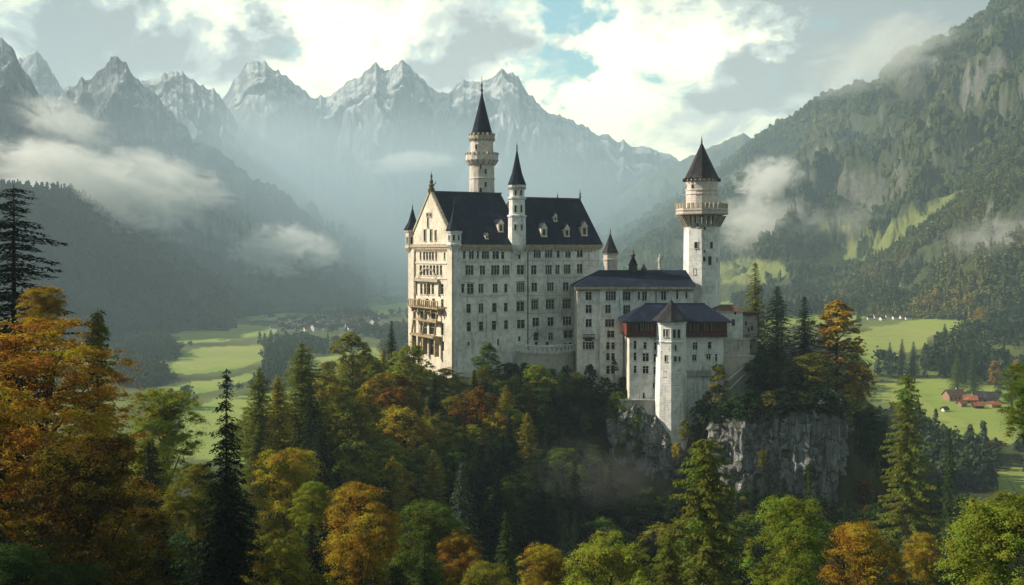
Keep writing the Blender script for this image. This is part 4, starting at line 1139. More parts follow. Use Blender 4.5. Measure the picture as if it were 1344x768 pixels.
    for sg in (-1, 1):
        a = FF.P(s + sg * 2.6, zz - 0.9, 0.25); b = FF.P(s, zz + 2.4, 0.25)
        m.tube(a, b, 0.2, 0.2, 6)
    m.build('door_gable', M['sill'], root)
    return root
build_palace()

def build_tall_tower():
    c = (X_of(632.5, 333), 333.0); z = lambda py: Z_of(py, 333); k = 333 / F; rot = 0.13
    root = empty('tall_tower', (*c, 120), 'tall slim white tower with gallery and navy spire behind the palace ridge', 'tower', in_place=True)
    m = MB()
    r = 16.3 * k
    m.lathe(c, [(r * 1.02, 110), (r * 1.02, z(236)), (r * 1.06, z(235.4)), (r * 1.06, z(234)), (r, z(233.5)), (r, z(214)), (r * 0.92, z(213.9)), (r * 0.92, z(184.2)), (r * 1.02, z(183.6)), (r * 1.02, z(180))], 16, rot)
    m.build('shaft', M['wall_pink'], root)
    m = MB(); R_ = 21.5 * k
    m.lathe(c, [(r * 1.03, z(216.5)), (r * 1.1, z(216.4)), (R_, z(211)), (R_, z(203.5)), (R_ - 0.35, z(203.5)), (R_ - 0.35, z(209)), (r * 0.93, z(209))], 16, rot, cap=False)
    g = m.build('gallery', M['wall_pink'], root)
    ring_parts('corbel', M['trim'], g, c, r * 1.03, z(217.5), z(210.5), 16, 0.55, R_ - r * 1.03 + 0.12, rot, 0, 0.15)
    ring_parts('merlon', M['trim'], g, c, R_ - 0.4, z(203.6), z(201), 20, 0.75, 0.55, rot)
    m = MB(); rc = 17 * k
    ring_boxes(m, c, r * 0.95, z(186), z(182.5), 20, 0.4, rc - r * 0.9, rot, 0, 0.3)
    m.lathe(c, [(r * 0.95, z(182.4)), (rc, z(182.3)), (rc, z(178.5)), (rc - 0.3, z(178.5)), (rc - 0.3, z(181))], 16, rot)
    ring_boxes(m, c, rc - 0.35, z(178.5), z(175.5), 16, 0.65, 0.4, rot)
    m.build('parapet', M['trim'], root)
    m = MB(); m.lathe(c, [(14.8 * k, z(181.5)), (14.2 * k, z(177)), (9 * k, z(157)), (4 * k, z(137)), (0.25, z(123))], 12, rot)
    sp = m.build('spire', M['roof'], root)
    finial(sp, c, z(124), 5.6, 0.2)
    for kk, zz, w in ((10, 194, 0.7), (12, 226, 0.6), (12, 243, 0.6), (11, 250.5, 0.7), (11, 220, 0.4)):
        facet_window(root, c, r * (0.92 if zz < 210 else 1.02), 16, rot, kk, z(zz + 3.5), z(zz - 3), w)
build_tall_tower()

def build_round_tower():
    Yt = 316.0; c = (X_of(921, Yt), Yt); k = Yt / F; z = lambda py: Z_of(py, Yt)
    rot = math.radians(-90 + 13 + 22.5)
    root = empty('watch_tower', (*c, 92), 'massive white eight-sided tower with crenellated gallery and dark pointed roof', 'tower', in_place=True)
    r = 23.6 * k
    m = MB(); m.lathe(c, [(r * 1.03, 84), (r * 1.03, z(400)), (r * 0.985, z(294))], 8, rot); m.build('shaft', M['wall'], root)
    m = MB(); R_ = 33.5 * k
    m.lathe(c, [(r * 0.98, z(284)), (R_, z(281.5)), (R_, z(274)), (R_ - 0.45, z(274)), (R_ - 0.45, z(279)), (r * 0.8, z(279))], 8, rot, cap=False)
    g = m.build('gallery', M['wall_pink'], root)
    m = MB()
    for q in range(8):
        a = rot + 2 * math.pi * (q + 0.5) / 8; ap = math.cos(math.pi / 8)
        fr = Face((c[0] + r * ap * math.cos(a), c[1] + r * ap * math.sin(a)), (-math.sin(a), math.cos(a)))
        hw = r * math.sin(math.pi / 8)
        for t in (-0.72, 0.0, 0.72):
            s = t * hw; d = (R_ - r) * ap
            m = MB(); m.hexa([fr.P(s - 0.26, z(298), 0.25), fr.P(s + 0.26, z(298), 0.25), fr.P(s + 0.26, z(298), 0.0), fr.P(s - 0.26, z(298), 0.0)],
                   [fr.P(s - 0.34, z(284), d + 0.1), fr.P(s + 0.34, z(284), d + 0.1), fr.P(s + 0.34, z(284), 0.0), fr.P(s - 0.34, z(284), 0.0)])
            m.build('corbel', M['trim'], g)
    m = MB()
    for q in range(8):
        a = rot + 2 * math.pi * (q + 0.5) / 8; ap = math.cos(math.pi / 8)
        fr = Face((c[0] + R_ * ap * math.cos(a), c[1] + R_ * ap * math.sin(a)), (-math.sin(a), math.cos(a)))
        hw = R_ * math.sin(math.pi / 8)
        for t in (-0.9, -0.45, 0.0, 0.45, 0.9):
            m2 = MB(); m2.fbox(fr, t * hw - 0.36, t * hw + 0.36, -0.43, 0.06, z(274.02), z(267.4)); m2.build('merlon', M['trim'], g)
        m.fbox(fr, -hw - 0.04, hw + 0.04, 0.003, 0.14, z(277.5), z(276.2))
        m.fbox(fr, -hw - 0.06, hw + 0.06, 0.003, 0.2, z(282), z(280.2))
    m.build('gallery_moulding', M['trim'], g)
    m = MB(); rd = 20.6 * k
    m.lathe(c, [(rd, z(279)), (rd, z(256)), (rd * 1.04, z(255.6)), (rd * 1.04, z(254.4)), (rd, z(254)), (rd, z(251)), (rd * 1.04, z(250.6)), (rd * 1.04, z(249.4)), (rd, z(249)), (rd, z(239)), (rd * 1.12, z(237.5)), (rd * 1.12, z(236))], 16, rot); m.build('drum', M['wall_pink'], root)
    m = MB()
    m.lathe(c, [(rd * 1.10, z(236)), (rd * 1.13, z(234.6)), (rd * 1.02, z(232)), (rd * 0.66, z(216)), (rd * 0.32, z(201)), (0.2, z(188))], 8, rot)
    sp = m.build('roof', M['roof_grey'], root)
    m = MB(); ring_boxes(m, c, rd * 1.0, z(238.5), z(234.8), 24, 0.3, rd * 0.2, rot); m.build('rafter_ends', M['dark_wood'], sp)
    finial(sp, c, z(189), 2.6, 0.14)
    for kk, zz in ((10, 245), (12, 245.5), (9, 246)): facet_window(root, c, rd, 16, rot, kk, z(zz + 3), z(zz - 2.5), 0.9)
    # sides of the shaft towards the viewer
    for kk, zz, h, w, off in ((5, 322, 8, 1.0, 0.3), (6, 342, 11, 1.0, 0.4), (6, 340, 6, 0.8, -1.3), (6, 322, 8, 0.7, 0.9), (6, 300, 4, 0.7, -1.2), (7, 341, 6, 0.6, -0.6), (5, 296, 5, 0.6, 0.8), (6, 330, 3, 0.5, -1.2), (5, 356, 7, 0.7, -0.2)):
        facet_window(root, c, r * 1.005, 8, rot, (kk + 1) % 8, z(zz + h / 2), z(zz - h / 2), w, off)
build_round_tower()

def build_wing():
    Y0 = 300.0
    x0, x1 = X_of(757.5, Y0), X_of(910, Y0); D = 17.0
    EV = Z_of(376, Y0)
    root = empty('residential_wing', ((x0 + x1) / 2, Y0 + D / 2, 92), 'long plain white wing with low navy hipped roof between palace and round tower', 'building', in_place=True)
    FW = Face((x0, Y0), (1, 0)); B = 76.0
    rows = [(388.6, 10), (405.6, 10), (424, 9.6), (439, 8.6), (454, 8.4), (468.4, 8.6), (485.5, 10)]
    W1 = []
    for i, (y, h) in enumerate(rows):
        if i < 3 or i == 4: W1.append((772.6, y - h / 2, y + h / 2, 7.2, 2, '' if i != 0 else 'x'))
    W1 += [(766.4, 449, 458, 2.6, 1), (778.3, 449, 458, 2.6, 1)]
    W1 += [(822.2, 383.4, 394, 9.6, 3), (838.6, 383.6, 393, 2.6, 1), (846, 383.4, 394, 5.4, 2), (871, 383, 393.4, 6, 2), (889, 381, 392, 2.6, 1), (901, 384, 391, 2.4, 1),
           (822.6, 401, 412, 8.4, 3, 'x')]
    facade('wall', FW, root, 0, x1 - x0, B, EV, W1, M['wall'])
    # projecting bay
    sb0, _ = FW.hit(787, 400); sb1, _ = FW.hit(817, 400)
    FBy = Face((x0 + sb0, Y0 - 1.1), (1, 0))
    W2 = [(801.6, 383, 394, 12.2, 4, 'h'), (798.0, 400.6, 410.6, 6.4, 2), (800.2, 419.4, 428.8, 11, 3), (801.6, 434.6, 443, 8.6, 2)] + \
         [(x, y - h / 2, y + h / 2, 4.2, 1) for y, h in rows[4:] for x in (798, 804.6)]
    facade('bay_wall', FBy, root, 0, sb1 - sb0, 70, EV - 0.6, W2, M['wall'])
    m = MB()
    for s in (0.0, sb1 - sb0):
        f2 = Face((x0 + sb0 + s, Y0 - 1.1), (0, 1)); P = f2.P
        q = [P(0, 70), P(1.1, 70), P(1.1, EV - 0.6), P(0, EV - 0.6)]
        m.poly(q if s else q[::-1])
    m.poly([(x0 + sb0, Y0 - 1.1, EV - 0.6), (x0 + sb1, Y0 - 1.1, EV - 0.6), (x0 + sb1, Y0, EV - 0.6), (x0 + sb0, Y0, EV - 0.6)])
    m.build('bay_side', M['wall'], root)
    m = MB()
    for fr, L in ((Face((x1, Y0), (0, 1)), D), (Face((x1, Y0 + D), (-1, 0)), x1 - x0), (Face((x0, Y0 + D), (0, -1)), D)): wall_grid(m, fr, 0, L, B, EV, [])
    m.build('wall', M['wall_warm'], root)
    zr = Z_of(354.5, Y0 + 8)
    m = MB(); e = 0.9
    hip_roof(m, [(x0 - e, Y0 - e - 0.9, EV), (x1 + e * 0.6, Y0 - e - 0.9, EV), (x1 + e * 0.6, Y0 + D + e, EV), (x0 - e, Y0 + D + e, EV)], [(X_of(786, Y0 + 8), Y0 + 8, zr), (X_of(900, Y0 + 8), Y0 + 8, zr)])
    rf = m.build('roof', M['roof'], root)
    m = MB(); m.fbox(FW, -0.7, x1 - x0 + 0.3, 0.003, 1.7, EV - 0.75, EV - 0.02)
    m.fbox(FW, -0.3, x1 - x0, 0.003, 0.35, EV - 1.2, EV - 0.76)
    m.build('cornice', M['trim'], root)
    m = MB()
    for px in (787.5, 861): s, _ = FW.hit(px, 400); m.tube(FW.P(s, 80, 0.18), FW.P(s, EV - 1.3, 0.18), 0.1, 0.1, 6)
    m.build('drain_pipe', M['iron'], root)
    # ridge turret, lantern and statue
    c = (X_of(801, 312), 312.0); z = lambda py: Z_of(py, 312)
    m = MB(); r = 2.15
    m.lathe(c, [(r, z(366)), (r, z(342)), (r * 1.08, z(341.6)), (r * 1.08, z(340)), (r, z(339.6)), (r, z(334.5)), (r * 1.12, z(333.5)), (r * 1.12, z(332.5))], 8, 0.3)
    t = m.build('ridge_turret', M['wall_pink'], root)
    m = MB(); m.lathe(c, [(r * 1.2, z(332.5)), (r * 1.12, z(331.3)), (r * 0.5, z(318)), (0.08, z(306))], 8, 0.3); m.build('spire', M['roof_grey'], t)
    finial(t, c, z(307), 1.8, 0.09)
    c = (X_of(831, 308), 308.0); z = lambda py: Z_of(py, 308)
    m = MB(); m.lathe(c, [(1.3, z(358)), (1.3, z(348.5)), (1.5, z(347.5)), (1.5, z(346.5))], 6, 0.2); m.lathe(c, [(1.2, z(346.4)), (0.7, z(341)), (0.45, z(338))], 6, 0.2, 1); m.lathe(c, [(0.5, z(337.9)), (0.7, z(335)), (0.3, z(332)), (0.04, z(326.5))], 6, 0.2, 2)
    m.build('ridge_lantern', [M['iron'], M['roof'], M['bronze']], root)
    c = (X_of(866, 310), 310.0); z = lambda py: Z_of(py, 310)
    m = MB(); m.lathe(c, [(0.8, z(358)), (0.8, z(352)), (0.5, z(351)), (0.42, z(346)), (0.6, z(342)), (0.5, z(338.5)), (0.2, z(337.5)), (0.28, z(336)), (0.24, z(334.3)), (0.05, z(333))], 8); m.tube((c[0] + 0.4, c[1], z(341)), (c[0] + 0.8, c[1], z(335)), 0.12, 0.08)
    m.build('ridge_statue', M['wall_dirty'], root)
    m = MB(); m.lathe((X_of(845, 307), 307.0), [(0.6, Z_of(357, 307)), (0.9, Z_of(353, 307)), (0.5, Z_of(350, 307)), (0.08, Z_of(346, 307))], 7); m.build('ridge_ornament', M['bronze'], root)
    # little balcony on the left part
    s, zz = FW.hit(772.5, 443)
    m = MB(); m.fbox(FW, s - 1.6, s + 1.6, 0.003, 1.2, zz - 0.3, zz); m.fbox(FW, s - 1.6, s + 1.6, 1.05, 1.2, zz + 0.8, zz + 0.95)
    for q in range(9): m.fbox(FW, s - 1.6 + q * 0.385, s - 1.48 + q * 0.385, 1.06, 1.19, zz, zz + 0.8)
    m.fbox(FW, s - 1.0, s + 1.0, 0.003, 0.7, zz - 0.9, zz - 0.31); m.build('balcony', M['dark_wood'], root)
    # blind arch at the foot
    s, zz = FW.hit(823, 520)
    m = MB()
    for q in range(10):
        a0, a1 = math.pi * q / 10, math.pi * (q + 1) / 10; Ra, Rb = 2.6, 3.3
        for o in (0.4,): m.poly([FW.P(s - math.cos(a) * r_, zz + math.sin(a) * r_ * 1.2, o) for a, r_ in ((a0, Ra), (a1, Ra), (a1, Rb), (a0, Rb))])
        m.poly([FW.P(s, zz, 0.02), FW.P(s - math.cos(a1) * Ra, zz + math.sin(a1) * Ra * 1.2, 0.02), FW.P(s - math.cos(a0) * Ra, zz + math.sin(a0) * Ra * 1.2, 0.02)], 1)
    m.build('foot_arch', [M['wall_dirty'], M['glass']], root)
build_wing()

def build_gatehouse():
    Y0 = 287.0; D = 12.8
    x0, x1 = X_of(826, Y0), X_of(949.5, Y0)
    root = empty('gatehouse', ((x0 + x1) / 2, Y0 + 6, 88), 'front gatehouse with dark red timber storey under a low navy roof', 'building', in_place=True)
    FG = Face((x0, Y0), (1, 0))
    zw = Z_of(442, Y0); EV = Z_of(421, Y0)
    W = [(833.4, 448, 458, 3.2, 1), (846.6, 449.4, 457.6, 3.6, 1), (860.4, 450, 459, 3.2, 1), (833.6, 463, 473, 3.2, 1), (847.6, 464, 474, 7.4, 2), (860.2, 465, 475, 4.4, 1), (833.6, 480.4, 489.4, 3.2, 1), (847.4, 480.8, 490, 7, 2), (859.4, 482, 491, 3, 1),
         (912.4, 449.6, 458.2, 5.4, 2), (931.4, 449, 457.4, 4.2, 1), (911.4, 466, 473, 5.2, 2), (930, 465, 471.6, 5.4, 2), (940, 465, 474, 2.4, 1), (858, 503, 509, 2, 1, 's'), (845, 516, 523, 2.4, 1, 's')]
    facade('wall', FG, root, 0, x1 - x0, 74, zw, W, M['wall'])
    m = MB()
    for fr, L in ((Face((x1, Y0), (0, 1)), D), (Face((x0, Y0 + D), (0, -1)), D)): wall_grid(m, fr, 0, L, 74, zw, [])
    m.build('wall', M['wall_warm'], root)
    # jettied timber storey
    j = 0.7
    m = MB(); m.box(x0 - j, x1 + j, Y0 - j, Y0 + D, zw + 0.35, EV, 0); m.box(x0 - j - 0.25, x1 + j + 0.25, Y0 - j - 0.25, Y0 + D - 0.1, zw, zw + 0.345, 1)
    tm = m.build('timber_storey', [M['red_wood'], M['dark_wood']], root)
    FT = Face((x0 - j, Y0 - j), (1, 0)); LT = x1 - x0 + 2 * j
    m = MB(); n = 26
    for q in range(n + 1):
        s = LT * q / n
        m.fbox(FT, s - 0.09, s + 0.09, 0.003, 0.14, zw + 0.36, EV - 0.26)
    for zz in (zw + 1.35, EV - 0.25): m.fbox(FT, -0.1, LT + 0.1, 0.15, 0.24, zz - 0.12, zz + 0.12)
    m.build('timber_posts', M['dark_wood'], tm)
    for px, w in ((838.5, 5), (846, 3), (853, 3), (860, 3), (909, 4), (920.5, 8), (931, 4)):
        s, _ = FT.hit(px, 430); hw = w * 0.1
        mm = MB(); mm.poly([FT.P(s - hw, zw + 1.55, 0.02), FT.P(s + hw, zw + 1.55, 0.02), FT.P(s + hw, EV - 0.6, 0.02), FT.P(s - hw, EV - 0.6, 0.02)], 0)
        mm.fbox(FT, s - hw - 0.1, s - hw, 0.004, 0.2, zw + 1.5, EV - 0.55, 1); mm.fbox(FT, s + hw, s + hw + 0.1, 0.004, 0.2, zw + 1.5, EV - 0.55, 1)
        mm.build('window', [M['glass'], M['trim']], tm)
    zr = Z_of(399, Y0 + 6)
    e = 1.2; m = MB()
    hip_roof(m, [(x0 - j - e, Y0 - j - e, EV - 0.1), (x1 + j + e, Y0 - j - e, EV - 0.1), (x1 + j + e, Y0 + D - 0.1, EV - 0.1), (x0 - j - e, Y0 + D - 0.1, EV - 0.1)], [(X_of(846, Y0 + 6), Y0 + 6, zr), (X_of(925, Y0 + 6), Y0 + 6, zr)])
    rf = m.build('roof', M['roof'], root)
    m = MB(); m.fbox(Face((X_of(846, Y0 + 6), Y0 + 6), (1, 0)), 0, X_of(925, Y0 + 6) - X_of(846, Y0 + 6), -0.18, 0.18, zr - 0.1, zr + 0.25); m.build('ridge_cap', M['iron'], rf)
    m = MB(); m.fbox(FT, -e - 0.1, LT + e + 0.1, e - 0.02, e + 0.12, EV - 0.42, EV - 0.12); m.build('gutter', M['dark_wood'], rf)
    # crenellated ledge under the right part
    s0, zz = FG.hit(900, 490); s1, _ = FG.hit(934, 490)
    m = MB(); m.fbox(FG, s0, s1, 0.003, 0.5, zz - 0.6, zz + 0.1)
    for q in range(8):
        s = s0 + (s1 - s0) * (q + 0.3) / 8
        m.fbox(FG, s, s + 0.45, 0.003, 0.62, zz + 0.11, zz + 0.9); m.fbox(FG, s + 0.1, s + 0.4, 0.003, 0.3, zz - 1.2, zz - 0.61)
    m.build('corbel_ledge', M['wall_dirty'], root)
    # eight-sided stair tower down the rock
    Yt = 285.4; c = (X_of(881, Yt), Yt); k = Yt / F; z = lambda py: Z_of(py, Yt); rot = math.radians(-90 + 14 + 22.5)
    r = 19.2 * k
    tr = empty('gate_stair_tower', (*c, 72), 'slim white eight-sided tower running down the rock before the gatehouse', 'tower', in_place=True)
    m = MB(); m.lathe(c, [(r * 1.3, 66), (r * 1.18, z(575)), (r * 1.03, z(470)), (r, z(449)), (r * 1.05, z(448.4)), (r * 1.05, z(447)), (r, z(446.4)), (r, z(426)), (r * 1.06, z(424)), (r * 1.06, z(421))], 8, rot); m.build('shaft', M['wall'], tr)
    m = MB(); m.lathe(c, [(r * 1.28, z(421)), (r * 1.26, z(419.8)), (r * 0.55, z(406)), (0.1, z(393.5))], 8, rot); sp = m.build('roof', M['roof_grey'], tr)
    finial(sp, c, z(394), 1.0, 0.07, knobs=False)
    for kk, zz, h, w, off in ((6, 437, 11, 0.75, -0.62), (6, 437, 11, 0.75, 0.62), (5, 436, 10, 0.5, -0.45), (5, 436, 10, 0.5, 0.35), (6, 455, 7, 0.5, -0.3), (6, 470, 8, 0.7, -0.4), (6, 470, 7, 0.5, 0.8), (5, 469, 8, 0.55, 0), (6, 486, 6, 0.5, 0.7), (5, 489, 7, 0.5, -0.2), (6, 499.5, 7.5, 0.75, 0.0), (6, 491, 2.5, 0.4, 0.0)):
        facet_window(tr, c, r * (1.0 if zz < 450 else 1.03), 8, rot, (kk + 1) % 8, z(zz + h / 2), z(zz - h / 2), w, off)
    # lower curtain wall left of the stair tower
    cw = empty('curtain_wall', (X_of(835, 289), 289, 76), 'rough white retaining wall stepping down left of the slim rock tower', 'wall', in_place=True)
    m = MB(); m.hexa([(X_of(815, 285), 285.6, 70), (X_of(868, 285), 285.6, 70), (X_of(868, 285), 292, 70), (X_of(815, 285), 292, 70)], [(X_of(815, 285), 286.2, Z_of(526, 286)), (X_of(868, 285), 286.2, Z_of(526, 286)), (X_of(868, 285), 292, Z_of(526, 286)), (X_of(815, 285), 292, Z_of(526, 286))]); m.build('wall_body', M['wall_dirty'], cw)
    m = MB(); m.box(X_of(814, 285), X_of(868, 285), 285.9, 286.8, Z_of(526, 286) + 0.003, Z_of(526, 286) + 0.35); m.build('coping', M['sill'], cw)
build_gatehouse()

def build_outbuildings():
    Yo = 297.0
    root = empty('outbuilding', (X_of(960, Yo), Yo + 4, 90), 'small white block with brown tiled roof right of the gatehouse', 'building', in_place=True)
    FO = Face((X_of(941, Yo), Yo), (1, 0)); L = X_of(975, Yo) - X_of(941, Yo)
    zt = Z_of(409, Yo)
    facade('wall', FO, root, 0, L, 82, zt, [(962.6, 419.5, 427.4, 4.2, 1), (965, 408.6, 412.6, 2.8, 1, 's'), (955.4, 450, 464, 2.6, 1), (959.6, 450, 463, 2.2, 1)], M['wall'])
    m = MB(); wall_grid(m, Face((X_of(975, Yo), Yo), (0, 1)), 0, 9, 82, zt, []); wall_grid(m, Face((X_of(941, Yo), Yo + 9), (0, -1)), 0, 9, 82, zt, []); wall_grid(m, Face((X_of(975, Yo), Yo + 9), (-1, 0)), 0, L, 82, zt, []); m.build('wall', M['wall'], root)
    m = MB(); e = 0.6; a = X_of(941, Yo) - e; b = X_of(975, Yo) + e
    hip_roof(m, [(a, Yo - e, zt), (b, Yo - e, zt), (b, Yo + 9 + e, zt), (a, Yo + 9 + e, zt)], [(a + 2.5, Yo + 4.5, zt + 1.7), (b - 2.5, Yo + 4.5, zt + 1.7)]); m.build('roof', M['roof_brown'], root)
    Yb = 300.0
    r2 = empty('annex', (X_of(982, Yb), Yb + 3, 90), 'lower weathered annex with flat dark roof beside the trees', 'building', in_place=True)
    FA = Face((X_of(974, Yb), Yb), (1, 0)); La = X_of(994, Yb) - X_of(974, Yb); za = Z_of(414, Yb)
    facade('wall', FA, r2, 0, La, 82, za, [(979, 422, 427, 2.2, 1), (987, 428, 434, 2.4, 1), (983, 430, 436, 2, 1)], M['wall_dirty'])
    m = MB(); wall_grid(m, Face((X_of(994, Yb), Yb), (0, 1)), 0, 7, 82, za, []); wall_grid(m, Face((X_of(994, Yb), Yb + 7), (-1, 0)), 0, La, 82, za, []); m.build('wall', M['wall_dirty'], r2)
    m = MB(); m.box(X_of(974, Yb) + 0.02, X_of(994, Yb) + 0.4, Yb - 0.5, Yb + 7.4, za + 0.003, za + 0.9); m.build('roof', M['roof_brown'], r2)
    # rampart walls on the rock edge
    r3 = empty('rampart', (X_of(965, 292), 292, 86), 'weathered rampart walls stepping up the rock below the brown-roofed block', 'wall', in_place=True)
    for x0, x1, y0, yt, dy in ((948, 984, 291, 446, 5), (946, 990, 289.5, 468, 1.4)):
        m = MB(); za = Z_of(yt, y0)
        m.box(X_of(x0, y0), X_of(x1, y0), y0, y0 + dy, 80, za, 0); m.box(X_of(x0, y0) - 0.1, X_of(x1, y0) + 0.15, y0 - 0.15, y0 + 0.5, za + 0.003, za + 0.3, 1)
        m.build('wall_body', [M['wall_dirty'], M['sill']], r3)
    m = MB(); m.tube((X_of(955, 288), 288, Z_of(500, 288)), (X_of(984, 288), 288.5, Z_of(476, 288)), 0.35, 0.3, 6); m.tube((X_of(957, 288), 288, Z_of(512, 288)), (X_of(978, 288), 288.5, Z_of(492, 288)), 0.3, 0.25, 6); m.build('stair_rail', M['sill'], r3)
    # bastion terrace in front of the palace
    r4 = empty('bastion_terrace', (X_of(722, 306), 306, 92), 'curved bastion terrace with open balustrade below the palace front', 'terrace', in_place=True)
    c = (X_of(716, 311), 312.5); zt = Z_of(461, 306); R_ = 9.0
    def arc(r, z, a): return (c[0] + r * math.cos(a), c[1] + r * math.sin(a), z)
    A0, A1, n = math.radians(190), math.radians(345), 18
    m = MB()
    for q in range(n):
        a, b = A0 + (A1 - A0) * q / n, A0 + (A1 - A0) * (q + 1) / n
        m.poly([arc(R_ + 0.8, 78, a), arc(R_ + 0.8, 78, b), arc(R_, zt, b), arc(R_, zt, a)], 0)
        m.poly([arc(R_, zt, a), arc(R_, zt, b), (c[0], c[1], zt)], 0)
        m.poly([arc(R_ + 0.3, zt - 0.5, a), arc(R_ + 0.3, zt - 0.5, b), arc(R_ + 0.3, zt + 0.05, b), arc(R_ + 0.3, zt + 0.05, a)], 1)
        m.poly([arc(R_ + 0.3, zt + 0.05, a), arc(R_ + 0.3, zt + 0.05, b), arc(R_ - 0.4, zt + 0.05, b), arc(R_ - 0.4, zt + 0.05, a)], 1)
    m.build('bastion_wall', [M['wall_dirty'], M['sill']], r4)
    m = MB(); hb = 1.9
    for q in range(n):
        a, b = A0 + (A1 - A0) * q / n, A0 + (A1 - A0) * (q + 1) / n
        m.poly([arc(R_ + 0.1, zt + hb - 0.45, a), arc(R_ + 0.1, zt + hb - 0.45, b), arc(R_ + 0.1, zt + hb, b), arc(R_ + 0.1, zt + hb, a)])
        m.poly([arc(R_ + 0.1, zt + hb, a), arc(R_ + 0.1, zt + hb, b), arc(R_ - 0.35, zt + hb, b), arc(R_ - 0.35, zt + hb, a)])
        m.poly([arc(R_ - 0.35, zt + hb, a), arc(R_ - 0.35, zt + hb, b), arc(R_ - 0.35, zt + hb - 0.45, b), arc(R_ - 0.35, zt + hb - 0.45, a)])
        p = arc(R_ - 0.12, zt + 0.06, a); m.lathe(p[:2], [(0.34, p[2]), (0.2, p[2] + 0.5), (0.2, p[2] + 1.0), (0.3, zt + hb - 0.46)], 6)
    m.build('balustrade', M['wall'], r4)
    m = MB(); p = FF.hit(749, 480); m.fbox(FF, p[0] - 5.2, p[0] + 4.4, 0.003, 2.2, 76, Z_of(457, 318)); m.fbox(FF, p[0] - 5.3, p[0] + 4.5, 0.003, 2.4, Z_of(457, 318) + 0.003, Z_of(457, 318) + 0.4)
    m.build('buttress_wall', M['wall_dirty'], r4)
build_outbuildings()

# ---- cliffs under the castle
def cliff(path, ztop, zbot, seed, name='cliff', back=9.0, amp=2.2, nh=80):
    path = np.array(path, float)
    seg = np.hypot(*np.diff(path, axis=0).T); L = np.concatenate([[0], np.cumsum(seg)])
    n = int(L[-1] / 0.3); s = np.linspace(0, L[-1], n)
    X = np.interp(s, L, path[:, 0]); Y = np.interp(s, L, path[:, 1])
    zt = np.interp(s, np.linspace(0, L[-1], len(ztop)), ztop); zt = zt + 1.8 * fbm(s / 4.0, s * 0, seed, 4)
    tx, ty = np.gradient(X), np.gradient(Y); l = np.hypot(tx, ty); nx, ny = ty / l, -tx / l
    k = np.ones(9) / 9; nx = np.convolve(np.pad(nx, 4, 'edge'), k, 'valid'); ny = np.convolve(np.pad(ny, 4, 'edge'), k, 'valid')
    rows = []
    for q in range(nh):
        t = q / (nh - 1); z = zbot + (zt - zbot) * t
        sw = s + 0.3 * fbm(s / 3.0, z / 7.0, seed + 21, 3)
        colm = np.floor(sw / 2.3); zb_ = z + 5 * (_hash(colm, colm * 0, seed + 1) / 4294967296.0)
        blk = _hash(colm, np.floor(zb_ / 6.5), seed + 2) / 4294967296.0
        col2 = np.floor((s + 0.4 * fbm(s / 2, z / 3.0, seed + 8, 2)) / 0.95); blk2 = _hash(col2, np.floor((z + 2 * blk) / 2.4), seed + 3) / 4294967296.0
        off = amp * (1.0 * (blk - 0.5) + 0.5 * (blk2 - 0.5) + 0.8 * fbm(s / 13, z / 200, seed + 4, 3) + 0.12 * (ridged(s / 3.0, z / 8.0, seed + 9, 5, 0.6) - 0.9)) + (1 - t) * 2.0 - 1.2 * np.clip(t - 0.95, 0, 1) * 20
        ends = np.clip(np.minimum(s, L[-1] - s) / 5.0, 0, 1); off = off * (0.3 + 0.7 * ends)
        rows.append(np.stack([X + nx * off, Y + ny * off, z + 0.5 * fbm(s / 2.5, z / 2.5, seed + 2, 3)], 1))
    top = rows[-1]
    rows.append(np.stack([top[:, 0] - nx * back, top[:, 1] - ny * back, top[:, 2] + 0.6], 1))
    rows.append(np.stack([top[:, 0] - nx * back, top[:, 1] - ny * back, np.full(n, zbot)], 1))
    V = np.concatenate(rows)
    me = np_mesh(name, V, grid_faces(n, len(rows)), M['cliff'], False)
    tag(link(name, me), kind='structure')
P_ = lambda px, Y: (X_of(px, Y), Y)
cliff([P_(914, 291), P_(930, 283), P_(945, 278), P_(962, 275), P_(990, 273), P_(1030, 271), P_(1070, 271), P_(1092, 273), P_(1108, 279), P_(1114, 290), P_(1112, 306)], [85, 86, 88.5, 90, 91.5, 92, 91.5, 91, 89, 86], 54, 5, amp=2.8)
cliff([P_(786, 291), P_(800, 285), P_(815, 282.5), P_(840, 281), P_(858, 280.5), P_(876, 279.5), P_(896, 280), P_(912, 283), P_(925, 290)], [84, 86, 89, 89.5, 87, 80, 79, 84, 85], 54, 15, amp=2.0)
# ------------------------------------------------------------------ trees
def tubes_mesh(name, segs, mat, n=6):
    mb = MB()
    for p, q, r0, r1 in segs: mb.tube(p, q, r0, r1, n)
    me = bpy.data.meshes.new(name); me.from_pydata(mb.v, [], mb.f); me.materials.append(mat); me.update()
    return me

